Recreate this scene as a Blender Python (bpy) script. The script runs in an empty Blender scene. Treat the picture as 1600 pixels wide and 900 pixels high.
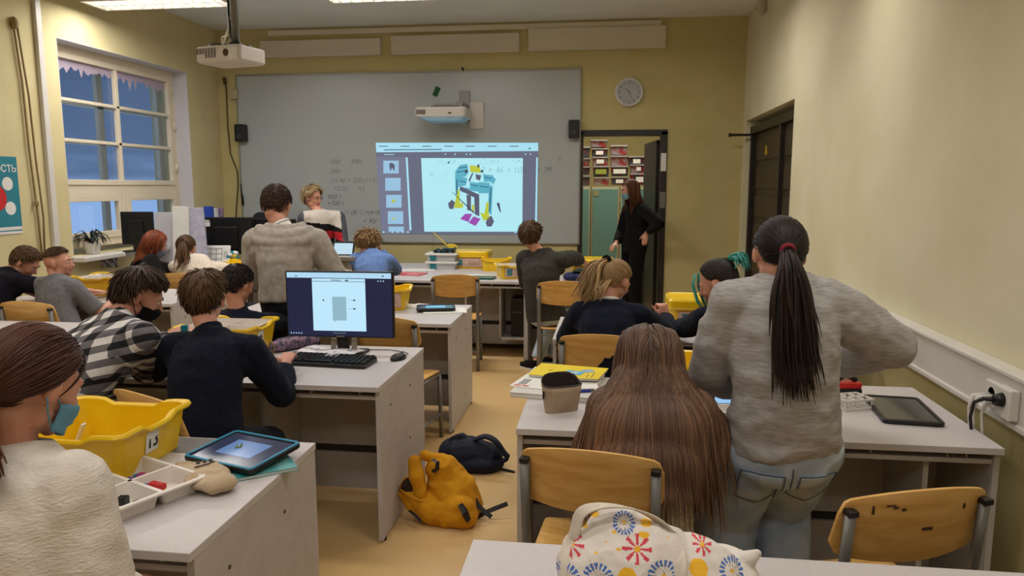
import bpy, bmesh, math, random
from mathutils import Vector, Matrix, Quaternion, noise
from mathutils.bvhtree import BVHTree
PI=math.pi
R=math.radians
V=Vector
random.seed(7)
sc=bpy.context.scene
COL=sc.collection
# ------------------------------------------------ camera (calibrated: horizon y=290, focal 1160 px, eye 1.6 m)
FPX=1160.0; EYE=1.6
_p=math.atan(160/FPX); _a=math.atan(150*math.cos(_p)/FPX)
FW=V((-math.sin(_a)*math.cos(_p),math.cos(_a)*math.cos(_p),-math.sin(_p)))
RT=V((math.cos(_a),math.sin(_a),0)); UPV=RT.cross(FW)
cam=bpy.data.cameras.new('camera'); camo=bpy.data.objects.new('camera',cam); COL.objects.link(camo)
cam.sensor_width=36; cam.lens=FPX/1600*36; cam.clip_start=.05; cam.clip_end=200
camo.matrix_world=Matrix(((RT.x,UPV.x,-FW.x,0),(RT.y,UPV.y,-FW.y,0),(RT.z,UPV.z,-FW.z,EYE),(0,0,0,1)))
sc.camera=camo
def U(x,y,X=None,Y=None,Z=None):
    "point of the room seen at photo pixel (x,y) on a known plane of the room"
    r=FW*FPX+RT*(x-800)-UPV*(y-450)
    t=(Z-EYE)/r.z if Z is not None else (Y/r.y if Y is not None else X/r.x)
    return V((0,0,EYE))+r*t
# ------------------------------------------------ exposure, world, lights
sc.view_settings.view_transform='Standard'; sc.view_settings.look='None'
sc.view_settings.exposure=0.0; sc.view_settings.gamma=1; sc.view_settings.use_curve_mapping=False
try:
    sc.cycles.use_denoising=True; sc.cycles.max_bounces=8; sc.cycles.diffuse_bounces=4; sc.cycles.sample_clamp_indirect=6
    sc.cycles.use_adaptive_sampling=True
except Exception: pass
w=bpy.data.worlds.new('world'); sc.world=w; w.use_nodes=True
nt=w.node_tree; bg=nt.nodes['Background']
tc=nt.nodes.new('ShaderNodeTexCoord'); sp=nt.nodes.new('ShaderNodeSeparateXYZ'); nt.links.new(tc.outputs['Generated'],sp.inputs[0])
cr=nt.nodes.new('ShaderNodeValToRGB'); e=cr.color_ramp.elements
e[0].position=.40; e[0].color=(.40,.58,.86,1); e[1].position=.62; e[1].color=(.06,.10,.19,1)
n=e.new(.495); n.color=(.30,.48,.82,1)
n=e.new(.515); n.color=(.10,.165,.30,1)
mp=nt.nodes.new('ShaderNodeMath'); mp.operation='MULTIPLY_ADD'; mp.inputs[1].default_value=.5; mp.inputs[2].default_value=.5
mpp=nt.nodes.new('ShaderNodeMapping'); mpp.inputs['Scale'].default_value=(3,3,16); nt.links.new(tc.outputs['Generated'],mpp.inputs[0])
nz=nt.nodes.new('ShaderNodeTexNoise'); nz.inputs['Scale'].default_value=1.6; nz.inputs['Detail'].default_value=4; nt.links.new(mpp.outputs[0],nz.inputs['Vector'])
ad=nt.nodes.new('ShaderNodeMath'); ad.operation='MULTIPLY_ADD'; ad.inputs[1].default_value=.045; nt.links.new(nz.outputs['Fac'],ad.inputs[0])
nt.links.new(sp.outputs['Z'],mp.inputs[0]); nt.links.new(mp.outputs[0],ad.inputs[2]); 
sb=nt.nodes.new('ShaderNodeMath'); sb.operation='SUBTRACT'; sb.inputs[1].default_value=.022; nt.links.new(ad.outputs[0],sb.inputs[0])
nt.links.new(sb.outputs[0],cr.inputs[0]); nt.links.new(cr.outputs[0],bg.inputs[0]); bg.inputs[1].default_value=1.0
LIGHT_K=.5
def area(name,loc,sx,sy,power,color=(1,.955,.91),spread=150,rot=(0,0,0)):
    l=bpy.data.lights.new(name,'AREA'); l.shape='RECTANGLE'; l.size=sx; l.size_y=sy; l.energy=power*LIGHT_K; l.color=color; l.spread=R(spread)
    o=bpy.data.objects.new(name,l); COL.objects.link(o); o.location=loc; o.rotation_euler=rot; return o
# fluorescent fittings: x, y of every lamp in the room (all but the front left ones are above or behind the frame)
LAMPS=[(-3.85,6.2,60,178),(-1.75,6.2,60,178),(.25,6.2,40,178),(-3.65,3.6,34,160),(-1.6,3.6,26,150),(.72,4.35,19,128),(-3.4,1.0,30,160),(-1.4,1.0,24,150),(.62,1.9,27,150),(-1.4,-1.0,26,160),(.4,-.6,22,160)]
for x,y,pw,sp_ in LAMPS: area('lamp_light',(x,y,3.13),1.15,.22,pw,spread=sp_)
# ------------------------------------------------ materials
MATS={}
def srgb(r,g,b):
    f=lambda c:((c/255)/12.92 if c/255<=.04045 else ((c/255+.055)/1.055)**2.4)
    return (f(r),f(g),f(b),1)
def M(name,c,rough=.6,metal=0,var=.0,vs=8,bump=0,bs=200,emis=0,alpha=1,trans=0,spec=.5,c2=None,stretch=None,coord='Object',detail=4,sheen=0,ramp=(.4,.65)):
    "procedural material: base colour, optional noise towards c2, optional bump"
    if name in MATS: return MATS[name]
    m=bpy.data.materials.new(name); m.use_nodes=True; t=m.node_tree; b=t.nodes['Principled BSDF']
    if len(c)==3: c=srgb(*c)
    b.inputs['Base Color'].default_value=c; b.inputs['Roughness'].default_value=rough; b.inputs['Metallic'].default_value=metal
    b.inputs['Specular IOR Level'].default_value=spec
    if sheen: b.inputs['Sheen Weight'].default_value=sheen
    if trans: b.inputs['Transmission Weight'].default_value=trans
    if alpha<1: b.inputs['Alpha'].default_value=alpha
    tcn=t.nodes.new('ShaderNodeTexCoord'); mapn=t.nodes.new('ShaderNodeMapping'); t.links.new(tcn.outputs[coord],mapn.inputs[0])
    if stretch: mapn.inputs['Scale'].default_value=stretch
    if c2 is not None or var:
        if c2 is None: c2=tuple(max(0,x*(1-var)) for x in c[:3])+(1,)
        elif len(c2)==3: c2=srgb(*c2)
        nn=t.nodes.new('ShaderNodeTexNoise'); nn.inputs['Scale'].default_value=vs; nn.inputs['Detail'].default_value=detail
        t.links.new(mapn.outputs[0],nn.inputs['Vector'])
        rp=t.nodes.new('ShaderNodeValToRGB'); rp.color_ramp.elements[0].position=ramp[0]; rp.color_ramp.elements[1].position=ramp[1]
        rp.color_ramp.elements[0].color=c; rp.color_ramp.elements[1].color=c2
        t.links.new(nn.outputs['Fac'],rp.inputs[0]); t.links.new(rp.outputs[0],b.inputs['Base Color'])
    if bump:
        nb=t.nodes.new('ShaderNodeTexNoise'); nb.inputs['Scale'].default_value=bs; nb.inputs['Detail'].default_value=3
        t.links.new(mapn.outputs[0],nb.inputs['Vector'])
        bn=t.nodes.new('ShaderNodeBump'); bn.inputs['Strength'].default_value=bump; bn.inputs['Distance'].default_value=.004
        t.links.new(nb.outputs['Fac'],bn.inputs['Height']); t.links.new(bn.outputs[0],b.inputs['Normal'])
    if emis:
        b.inputs['Emission Color'].default_value=c; b.inputs['Emission Strength'].default_value=emis
        b.inputs['Base Color'].default_value=(.01,.01,.01,1)
    MATS[name]=m; return m
wall_y=M('paint_yellow',(196,184,132),.85,c2=(190,177,124),vs=3,bump=.12,bs=90)
wall_c=M('wall_cream',(220,213,182),.85,c2=(214,206,172),vs=2,bump=.12,bs=90)  # right wall colour, paler and creamier than the front wall
wall_l=M('paint_left',(212,200,154),.85,c2=(206,193,146),vs=3,bump=.12,bs=90)
ceilm=M('ceiling_white',(226,230,232),.9,var=.05,vs=2)
floorm=M('floor_lino',(214,180,126),.35,c2=(206,170,114),vs=1.3,bump=.04,bs=30,spec=.4)
white_l=M('laminate',(200,194,194),.42,c2=(196,190,190),vs=90,bump=.03,bs=300)
white_e=M('laminate_side',(190,184,180),.5,c2=(184,177,172),vs=14)
cream=M('cream_paint',(226,214,190),.5,var=.04,vs=5)
woodm=M('plywood',(224,178,106),.38,c2=(208,156,82),vs=5,stretch=(1,8,8),bump=.03,bs=60)
steel=M('grey_steel',(128,126,124),.4,metal=.4,var=.08,vs=20)
blackp=M('black_plastic',(18,18,20),.4,var=.2,vs=30)
darkm=M('dark_frame',(38,33,28),.45,var=.2,vs=6)
whitep=M('white_plastic',(216,212,206),.4,var=.04,vs=10)
yel=M('yellow_plastic',(236,196,20),.32,c2=(228,184,12),vs=6,spec=.5)
glassm=M('clear_glass',(235,245,255),.02,trans=1,spec=.5)
paper=M('paper_white',(228,226,222),.8,var=.04,vs=20)
tealc=M('cabinet_teal',(118,164,162),.5,var=.06,vs=4)
redm=M('red_plastic',(200,40,40),.4,var=.1,vs=30); bluem=M('blue_plastic',(36,60,160),.4,var=.1,vs=30)
inkm=M('ink_black',(24,24,28),.7,var=.1,vs=40)
# ------------------------------------------------ mesh helpers
def tag(o,label=None,cat=None,group=None,kind=None):
    if label: o['label']=label
    if cat: o['category']=cat
    if group: o['group']=group
    if kind: o['kind']=kind
    return o
def thing(name,label,cat,loc=(0,0,0),rz=0,group=None):
    o=bpy.data.objects.new(name,None); o.empty_display_size=.1; COL.objects.link(o); o.location=loc; o.rotation_euler=(0,0,R(rz))
    return tag(o,label,cat,group)
class MB:
    def __init__(s): s.v=[]; s.f=[]; s.mi=[]; s.cur=0; s.T=None
    def add(s,vs,fs):
        n=len(s.v)
        if s.T is not None: vs=[s.T@V(p) for p in vs]
        s.v+= [tuple(p) for p in vs]; s.f+=[tuple(i+n for i in f) for f in fs]; s.mi+=[s.cur]*len(fs); return s
    def box(s,c,d,rot=None,taper=1):
        x,y,z=d[0]/2,d[1]/2,d[2]/2; m=Matrix.Identity(3) if rot is None else rot
        vs=[V(c)+m@V((a*x*(taper if k>0 else 1),b*y*(taper if k>0 else 1),k*z)) for a,b,k in ((-1,-1,-1),(1,-1,-1),(1,1,-1),(-1,1,-1),(-1,-1,1),(1,-1,1),(1,1,1),(-1,1,1))]
        return s.add(vs,[(0,3,2,1),(4,5,6,7),(0,1,5,4),(1,2,6,5),(2,3,7,6),(3,0,4,7)])
    def bb(s,x0,x1,y0,y1,z0,z1): return s.box(((x0+x1)/2,(y0+y1)/2,(z0+z1)/2),(x1-x0,y1-y0,z1-z0))
    def loft(s,rings,cap=True,closed=True):
        n=len(rings[0]); vs=[p for r in rings for p in r]; fs=[]
        for i in range(len(rings)-1):
            for j in range(n if closed else n-1):
                k=(j+1)%n; fs.append((i*n+j,i*n+k,(i+1)*n+k,(i+1)*n+j))
        if cap: fs.append(tuple(range(n))[::-1]); fs.append(tuple((len(rings)-1)*n+j for j in range(n)))
        return s.add(vs,fs)
    def tube(s,path,r,n=10,cap=True,flat=1,round_ends=False):
        path=[V(p) for p in path]; rs=r if isinstance(r,(list,tuple)) else [r]*len(path)
        if round_ends:
            d0=(path[0]-path[1]).normalized(); d1=(path[-1]-path[-2]).normalized(); P=[];Q=[]
            for k in (1,.85,.5): P.append(path[0]+d0*rs[0]*k); Q.append(rs[0]*math.sqrt(max(0.02,1-k*k)))
            P+=path; Q+=list(rs)
            for k in (.5,.85,1): P.append(path[-1]+d1*rs[-1]*k); Q.append(rs[-1]*math.sqrt(max(0.02,1-k*k)))
            path,rs=P,Q
        rings=[]; up=None
        for i,p in enumerate(path):
            d=(path[min(i+1,len(path)-1)]-path[max(i-1,0)])
            d=d.normalized() if d.length>1e-9 else V((0,0,1))
            if up is None:
                up=V((0,0,1)) if abs(d.z)<.9 else V((1,0,0))
            a=d.cross(up).normalized(); b=a.cross(d).normalized(); up=b
            rings.append([p+a*(math.cos(2*PI*j/n)*rs[i])+b*(math.sin(2*PI*j/n)*rs[i]*flat) for j in range(n)])
        return s.loft(rings,cap)
    def cyl(s,a,b,r,r2=None,n=20): return s.tube([a,b],[r,r if r2 is None else r2],n)
    def ell(s,c,r,rot=None,nu=16,nv=10):
        m=Matrix.Identity(3) if rot is None else rot; c=V(c); vs=[c+m@V((0,0,-r[2]))]; fs=[]
        for i in range(1,nv):
            t=-PI/2+PI*i/nv
            for j in range(nu): vs.append(c+m@V((r[0]*math.cos(t)*math.cos(2*PI*j/nu),r[1]*math.cos(t)*math.sin(2*PI*j/nu),r[2]*math.sin(t))))
        vs.append(c+m@V((0,0,r[2]))); L=len(vs)-1
        for j in range(nu):
            k=(j+1)%nu; fs.append((0,1+k,1+j)); fs.append((L,L-nu+j,L-nu+k))
            for i in range(nv-2): fs.append((1+i*nu+j,1+i*nu+k,1+(i+1)*nu+k,1+(i+1)*nu+j))
        return s.add(vs,fs)
    def prism(s,pts,h,axis='z',base=0):
        "extruded outline (pts 2-D) of thickness h"
        f={'z':lambda p,t:(p[0],p[1],t),'y':lambda p,t:(p[0],t,p[1]),'x':lambda p,t:(t,p[0],p[1])}[axis]
        return s.loft([[f(p,base) for p in pts],[f(p,base+h) for p in pts]])
    def mesh(s,name,smooth=False,recalc=True):
        me=bpy.data.meshes.new(name); me.from_pydata(s.v,[],s.f); 
        if any(s.mi): me.polygons.foreach_set('material_index',s.mi)
        if recalc:
            b=bmesh.new(); b.from_mesh(me); bmesh.ops.recalc_face_normals(b,faces=b.faces); b.to_mesh(me); b.free()
        if smooth: me.polygons.foreach_set('use_smooth',[True]*len(me.polygons))
        me.update(); return me
    def build(s,name,mat,parent=None,smooth=False,bev=0,loc=None,rot=None,seg=2):
        me=s.mesh(name,smooth); o=bpy.data.objects.new(name,me); COL.objects.link(o)
        for m in (mat if isinstance(mat,(list,tuple)) else [mat]): me.materials.append(m)
        if parent is not None: o.parent=parent
        if loc is not None: o.location=loc
        if rot is not None: o.rotation_euler=rot
        if bev:
            md=o.modifiers.new('bevel','BEVEL'); md.width=bev; md.segments=seg; md.limit_method='ANGLE'; md.angle_limit=R(40); md.harden_normals=False
        return o
def rr(w,d,r,n=5,cx=0,cy=0):
    "rounded rectangle outline"
    o=[]
    for (sx,sy,a0) in ((1,-1,-90),(1,1,0),(-1,1,90),(-1,-1,180)):
        for k in range(n+1):
            a=R(a0+90*k/n); o.append((cx+sx*(w/2-r)+r*math.cos(a),cy+sy*(d/2-r)+r*math.sin(a)))
    return o
def copy_tree(o,parent=None):
    c=o.copy(); COL.objects.link(c)
    if parent is not None: c.parent=parent
    for ch in o.children: copy_tree(ch,c)
    return c
def text(name,s,mat,size,parent,loc,rot,ext=.0004,shear=0,align='CENTER',offset=0):
    cu=bpy.data.curves.new(name,'FONT'); cu.body=s; cu.size=size; cu.extrude=ext; cu.shear=shear; cu.align_x=align; cu.align_y='CENTER'; cu.offset=offset
    cu.resolution_u=3
    tmp=bpy.data.objects.new(name,cu); COL.objects.link(tmp); dg=bpy.context.evaluated_depsgraph_get(); dg.update(); me=bpy.data.meshes.new_from_object(tmp.evaluated_get(dg)); bpy.data.objects.remove(tmp)
    me.name=name; me.materials.clear(); me.materials.append(mat); o=bpy.data.objects.new(name,me); COL.objects.link(o); o.parent=parent; o.location=loc; o.rotation_euler=rot
    return o
def struct(name,mb,mat,**k):
    o=mb.build(name,mat,**k); o['kind']='structure'; return o
# ================================================================ ROOM
XL,XR,YF,YB,ZC=-4.64,1.47,8.6,-3.0,3.42
m=MB(); m.bb(XL-.4,XR+.4,YB-.2,13.2,-.1,0); struct('floor',m,floorm)
m=MB(); m.bb(XL-.4,XR+.3,YB-.2,13.2,ZC,ZC+.1); struct('ceiling',m,ceilm)
# front wall with doorway
DX0,DX1,DZ=-.33,.63,2.2
m=MB(); m.bb(XL-.4,DX0,YF,YF+.2,0,ZC); m.bb(DX1,XR+.3,YF,YF+.2,0,ZC); m.bb(DX0,DX1,YF,YF+.2,DZ,ZC); struct('wall_front',m,wall_y)
m=MB(); m.bb(XL-.4,XR+.3,YB-.2,YB,0,ZC); struct('wall_back',m,wall_y)
# left wall with window niche
WY0,WY1,WZ0,WZ1=5.95,7.92,.98,2.84
m=MB(); X0=XL-.45
m.bb(X0,XL,YB,WY0,0,ZC); m.bb(X0,XL,WY1,YF,0,ZC); m.bb(X0,XL,WY0,WY1,0,WZ0); m.bb(X0,XL,WY0,WY1,WZ1,ZC); struct('wall_left',m,wall_l)
m=MB(); m.bb(XL-.19,XL+.001,WY1-.004,WY1+.001,WZ0,WZ1); m.bb(XL-.19,XL+.001,WY0,WY1,WZ1-.004,WZ1+.001); m.bb(XL-.19,XL+.001,WY0-.001,WY0+.004,WZ0,WZ1); struct('trim_4',m,M('reveal_white',(206,204,210),.8,var=.04,vs=3))
# pilaster trim and cable duct on the left wall
m=MB(); m.bb(XL,XL+.035,5.70,5.76,0,ZC); struct('trim_1',m,whitep,bev=.004)
# right wall with door niche
RY0,RY1,RZ=6.33,8.45,2.29
m=MB(); X1=XR+.3
m.bb(XR,X1,YB,RY0,0,ZC); m.bb(XR,X1,RY1,YF,0,ZC); m.bb(XR,X1,RY0,RY1,RZ,ZC); m.bb(XR+.2,X1,RY0,RY1,0,RZ); struct('wall_right',m,wall_c)
# wall is darker and yellower below the cable duct
m=MB(); m.bb(XR-.006,XR,YB,RY0,0,.78); struct('trim_2',m,wall_y)
# right wall double door in its niche
d=thing('door_1',None,None,(XR+.12,(RY0+RY1)/2,0)); d['kind']='structure'
hw=(RY1-RY0)/2
m=MB(); m.bb(-.07,.03,-hw,-hw+.07,0,RZ-.06); m.bb(-.07,.03,hw-.07,hw,0,RZ-.06); m.bb(-.07,.03,-hw,hw,RZ-.14,RZ-.06); m.build('door_frame',darkm,d,bev=.004)
brown=M('door_brown',(62,50,36),.5,c2=(46,36,26),vs=4,stretch=(1,1,.2))
for y0,y1 in ((-hw+.07,-.3),(-.29,hw-.07)):
    m=MB(); m.bb(-.02,.02,y0,y1,.01,RZ-.14)
    for k in range(7): m.bb(-.035,-.02,y0+.12,y1-.12,.12+k*.29,.12+k*.29+.22)
    m.build('door_leaf',brown,d,bev=.006)
m=MB(); m.bb(-.06,-.02,-.34,-.26,.01,RZ-.14); m.build('centre_post',darkm,d,bev=.003)
m=MB(); yc=U(1197,235,X=XR+.08).y-(RY0+RY1)/2; zc=U(1197,235,X=XR+.08).z
ytri=M('sign_yellow',(200,170,30),.5)
for a,b in (((0,.05),(-.05,-.04)),((-.05,-.04),(.05,-.04)),((.05,-.04),(0,.05))): m.cyl((-.04,yc+a[0],zc+a[1]),(-.04,yc+b[0],zc+b[1]),.005,n=6)
m.bb(-.042,-.038,yc-.006,yc+.006,zc-.02,zc+.02); m.build('warning_mark',ytri,d)
m=MB(); q=U(1140,211,Y=8.35); m.cyl((q.x,8.35,q.z),(XR+.05,8.35,q.z),.014,n=10); m.cyl((q.x-.01,8.35,q.z),(q.x+.02,8.35,q.z),.02,n=10)
tag(m.build('wall_hook',darkm,smooth=False),'short dark metal rod sticking out beside the brown double door','rod')
# front doorway frame and open leaf
f=thing('door_2',None,None,((DX0+DX1)/2,YF,0)); f['kind']='structure'; h=(DX1-DX0)/2
m=MB(); m.bb(-h-.01,-h+.04,-.02,.22,0,DZ); m.bb(h-.05,h+.02,-.02,.22,0,DZ); m.bb(-h-.01,h+.02,-.02,.22,DZ-.04,DZ+.02); m.build('door_frame',darkm,f,bev=.004)
m=MB(); m.box((h-.11,.22+.45,1.07),(.045,.9,2.1),Matrix.Rotation(R(6),3,'Z')); lf=m.build('door_leaf',darkm,f,bev=.003)
for (a,b,zz,hh) in ((.17,.05,1.86,.1),(.17,.05,1.44,.09)):
    m=MB(); m.bb(h-.048,h+.012,-.026,-.0205,zz-hh,zz+hh); m.build('frame_label',paper if zz>1.6 else M('label_grey',(120,118,112),.6),f)
# storage room behind the doorway
m=MB(); m.bb(-2.2,3,12.3,12.4,0,ZC); m.bb(-2.3,-2.2,YF+.2,12.4,0,ZC); m.bb(1.9,2.0,YF+.2,12.4,0,ZC); struct('wall_storage',m,wall_y)
area('storage_light',(.1,9.9,3.3),.5,.5,90,color=(1,.93,.8),spread=170)
# ---------------------------------------------------------------- window
wn=thing('window_1',None,None,(XL,(WY0+WY1)/2,0)); wn['kind']='structure'
hw=(WY1-WY0)/2; gx=-.2; midz=1.56
def frame(xc,dep,y0,y1,z0,z1,wd,mb): mb.bb(xc-dep/2,xc+dep/2,y0,y0+wd,z0,z1); mb.bb(xc-dep/2,xc+dep/2,y1-wd,y1,z0,z1); mb.bb(xc-dep/2,xc+dep/2,y0+wd,y1-wd,z0,z0+wd); mb.bb(xc-dep/2,xc+dep/2,y0+wd,y1-wd,z1-wd,z1)
m=MB(); frame(gx,.07,-hw,hw,WZ0+.05,WZ1,.07,m); m.bb(gx-.035,gx+.035,-hw+.07,hw-.07,midz-.045,midz+.045); m.bb(gx-.035,gx+.035,-.035,.035,WZ0+.12,midz-.045); m.build('window_frame',cream,wn,bev=.006)
m=MB(); frame(gx+.02,.05,-hw+.07,hw-.07,midz+.045,WZ1-.07,.05,m)
m.bb(gx,gx+.04,-.022,.022,midz+.09,WZ1-.12)
zs=(WZ1-.12-midz-.09)/3
for k in (1,2): m.bb(gx,gx+.04,-hw+.12,hw-.12,midz+.09+zs*k-.015,midz+.09+zs*k+.015)
m.build('upper_sash',cream,wn,bev=.004)
for s0,s1 in ((-hw+.07,-.035),(.035,hw-.07)):
    m=MB(); frame(gx+.02,.05,s0,s1,WZ0+.12,midz-.045,.065,m); m.build('lower_sash',cream,wn,bev=.004)
og=gx-.17
m=MB(); frame(og,.05,-hw-.02,hw+.02,WZ0,WZ1+.02,.07,m); m.bb(og-.02,og+.02,-.04,.04,WZ0,WZ1); m.bb(og-.02,og+.02,-hw,hw,midz-.05,midz+.05)
for k in (1,2): m.bb(og-.02,og+.02,-hw,hw,midz+.09+zs*k-.015,midz+.09+zs*k+.015)
m.build('outer_sash',cream,wn)
m=MB(); m.bb(gx-.004,gx,-hw+.05,hw-.05,WZ0+.08,WZ1-.05); m.build('window_glass',glassm,wn)
frost=M('frost_edge',(196,180,196),.8,var=.1,vs=30,alpha=.75)
m=MB(); 
for a,b in ((-hw+.12,-.03),(.03,hw-.12)):
    pts=[(a,WZ1-.11),(b,WZ1-.11)]; n=26
    for k in range(n+1):
        t=k/n; pts.append((b+(a-b)*t,WZ1-.17-.05*random.random()-(.09 if k%3==1 else 0)*random.random()))
    m.prism(pts,.002,'x',gx+.004)
m.build('frost_trim',frost,wn)
for zz in (2.6,2.2,1.75):
    m=MB(); m.cyl((gx+.04,hw-.04,zz),(gx+.04,hw-.04,zz+.09),.014,n=8); m.build('hinge',cream,wn,smooth=True)
m=MB(); m.bb(gx,.14,-hw-.04,hw+.3,WZ0-.045,WZ0+.0); m.build('window_sill',whitep,wn,bev=.01)
# outside: snowy yard far below the sill
m=MB(); m.bb(-60,XL-2,-40,60,-1.2,-1.1); #struct('ground_outside',m,M('snow',(200,210,225),.9,var=.1,vs=.3))
# ---------------------------------------------------------------- cable duct on right wall + sockets
m=MB(); m.bb(XR-.06,XR,YB,4.95,.765,.95); m.bb(XR-.075,XR-.0,YB,4.95,.935,.955); m.bb(XR-.068,XR,YB,4.95,.76,.785)
struct('trim_3',m,whitep,bev=.006)
# ================================================================ FITTINGS
# ceiling lamps: only those the photo can show get a body
bright=M('tube_light',(255,248,236),.5,emis=30); louv=M('louvre_metal',(236,236,234),.5,metal=.1)
def lamp(x,y,label):
    t=thing('ceiling_lamp',label,'lamp',(x,y,3.14),0,'fluorescent ceiling lamps')
    m=MB(); L,W=.62,.17
    m.bb(-L,L,-W,W,.10,.13); m.bb(-L,L,-W,-W+.012,0,.10); m.bb(-L,L,W-.012,W,0,.10); m.bb(-L,-L+.02,-W,W,0,.10); m.bb(L-.02,L,-W,W,0,.10); m.build('housing',whitep,t,bev=.004)
    m=MB()
    for k in range(1,13):
        xx=-L+k*2*L/13
        m.loft([[(xx-.010,-W+.012,.075),(xx+.010,-W+.012,.075),(xx+.002,-W+.012,.0),(xx-.002,-W+.012,0)],[(xx-.010,W-.012,.075),(xx+.010,W-.012,.075),(xx+.002,W-.012,.0),(xx-.002,W-.012,0)]])
    m.bb(-L,L,-.006,.006,0,.075); m.build('louvre',louv,t)
    for yy in (-.08,.08):
        m=MB(); m.cyl((-L+.03,yy,.085),(L-.03,yy,.085),.013,n=10); m.build('fluorescent_tube',bright,t,smooth=True)
    for xx in (-.4,.4):
        m=MB(); m.cyl((xx,0,.13),(xx,0,ZC-3.14),.006,n=6); m.build('hanger',whitep,t)
    return t
lamp(-3.85,6.2,'lit fluorescent lamp with louvre hanging over the window side, left top of the photo')
lamp(-1.75,6.2,'lit fluorescent lamp right of the ceiling projector, only its edge in view')
# wall panels above the board
def wpanel(x0,y0,x1,y1,label,dep=.05):
    a=U(x0,y0,Y=YF); b=U(x1,y1,Y=YF)
    t=thing('wall_panel',label,'panel',((a.x+b.x)/2,YF,(a.z+b.z)/2),0,'white panels above the whiteboard')
    m=MB(); m.bb((a.x-b.x)/2,(b.x-a.x)/2,-dep,0,(b.z-a.z)/2,(a.z-b.z)/2); m.build('panel_body',M('panel_paint',(214,206,188),.6,var=.03,vs=4),t,bev=.008)
    m=MB(); m.bb((a.x-b.x)/2,(b.x-a.x)/2,-dep-.006,-dep,(b.z-a.z)/2+.01,(b.z-a.z)/2+.02); m.build('panel_lip',whitep,t)
wpanel(408,65,597,87,'long white wall panel, leftmost of the three above whiteboard')
wpanel(612,57,812,82,'long white wall panel, middle of the three above whiteboard')
wpanel(826,46,1040,76,'long white wall panel, nearest the clock above whiteboard')
a=U(420,54,Y=YF);b=U(1033,38,Y=YF)
m=MB(); m.bb(a.x,b.x,YF-.03,YF,3.335,3.395); tag(m.build('cable_rail',M('panel_paint',(1,1,1)),bev=.006),'thin continuous white rail running above the three wall panels','rail')
# whiteboard
WB0,WB1=U(372,128,Y=YF),U(903,380,Y=YF); wbx,wbz=(WB0.x+WB1.x)/2,(WB0.z+WB1.z)/2; wbw,wbh=(WB1.x-WB0.x),2.88-.945; wbz=(2.88+.945)/2
wb=thing('whiteboard','large grey white classroom board with handwriting and projected picture','whiteboard',(wbx,YF,wbz))
m=MB(); m.bb(-wbw/2,wbw/2,-.025,0,-wbh/2,wbh/2); m.build('board_surface',M('board_enamel',(174,180,180),.3,var=.03,vs=1.5),wb)
m=MB()
for x0,x1,z0,z1 in ((-wbw/2-.02,wbw/2+.02,-wbh/2-.02,-wbh/2),(-wbw/2-.02,wbw/2+.02,wbh/2,wbh/2+.02),(-wbw/2-.02,-wbw/2,-wbh/2,wbh/2),(wbw/2,wbw/2+.02,-wbh/2,wbh/2)): m.bb(x0,x1,-.032,0,z0,z1)
m.build('board_frame',M('board_alu',(150,148,140),.4,metal=.4),wb,bev=.003)
# handwriting (marker)
mark=M('marker_faint',(104,108,112),.7); mark2=M('marker_dark',(60,70,76),.7)
def hand(s,x,y,h,mt=mark,sh=.25):
    q=U(x,y,Y=YF-.028); o=text('handwriting',s,mt,h*.92,wb,(q.x-wbx,-.0265,q.z-wbz),(PI/2,0,0),ext=.0002,shear=sh,offset=-.001); return o
hand('100г     390г',540,253,.085); hand('300г',523,268,.08); hand('(1) 4р = 220·(1+3)',552,282,.08); hand('=2,3р      ×2',545,295,.08)
hand('900 г',522,308,.085,mark2); hand('+700 г',524,318,.085,mark2); hand('½·(8²·½+(4+8))',568,332,.08,mark2); hand('= 90г',578,346,.085,mark2)
hand('?',873,250,.10); hand('=',856,264,.08); 
# projected picture: flat emissive image lying on the board
def em(name,c,s=1.0): return M(name,c,.5,emis=s)
E_page=em('proj_page',(178,236,246),.95); E_side=em('proj_side',(128,132,158),.75); E_gap=em('proj_gap',(112,118,142),.72); E_bar=em('proj_bar',(168,226,244),.95)
E_cyan=em('proj_cyan',(96,190,214),.8); E_yel=em('proj_yellow',(200,210,60),.85); E_gry=em('proj_grey',(100,104,130),.7); E_mag=em('proj_magenta',(170,80,190),.8); E_dk=em('proj_dark',(70,90,120),.6); E_thumb=em('proj_thumb',(160,205,236),.85)
pr=thing('projected_screen','bright projected picture of a robot building plan on the whiteboard','projection',(0,YF-.03,0))
PX0,PX1=U(587,225,Y=YF).x,U(841,225,Y=YF).x; PZ1,PZ0=U(700,223,Y=YF).z,U(700,366,Y=YF).z
def pq(mb,x0,y0,x1,y1,k=0):  # picture rect in photo pixels -> metres
    a=U(x0,y0,Y=YF-.03);b=U(x1,y1,Y=YF-.03); mb.bb(a.x,b.x,-.0006*k-.0006,-.0006*k,b.z,a.z); return mb
def pp(mb,pts,k): 
    P=[U(x,y,Y=YF-.03) for x,y in pts]; mb.loft([[(p.x,-.0006*k,p.z) for p in P],[(p.x,-.0006*k-.0006,p.z) for p in P]]); return mb
pp(MB(),[(587,223),(841,223),(839,367),(596,365)],0).build('picture_ground',E_gap,pr)
pp(MB(),[(587,223),(841,223),(841,236),(588,238)],1).build('browser_bar',E_bar,pr)
m=MB(); pp(m,[(588,245),(634,245),(641,365),(596,365)],1); m.build('side_bar',E_side,pr)
for P in ([(634,246),(637,246),(643,360),(640,360)],[(838,246),(840.5,246),(839,350),(836,350)]): pp(MB(),P,2).build('scroll_bar',E_bar,pr)
m=MB()
for k,(x,y) in enumerate([(599,251),(602,278),(603.5,304.5),(606,330),(607,354)]): pp(m,[(x,y),(x+24,y),(x+24,y+(20 if k<4 else 8)),(x,y+(20 if k<4 else 8))],2)
m.build('thumbnail',E_thumb,pr)
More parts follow.
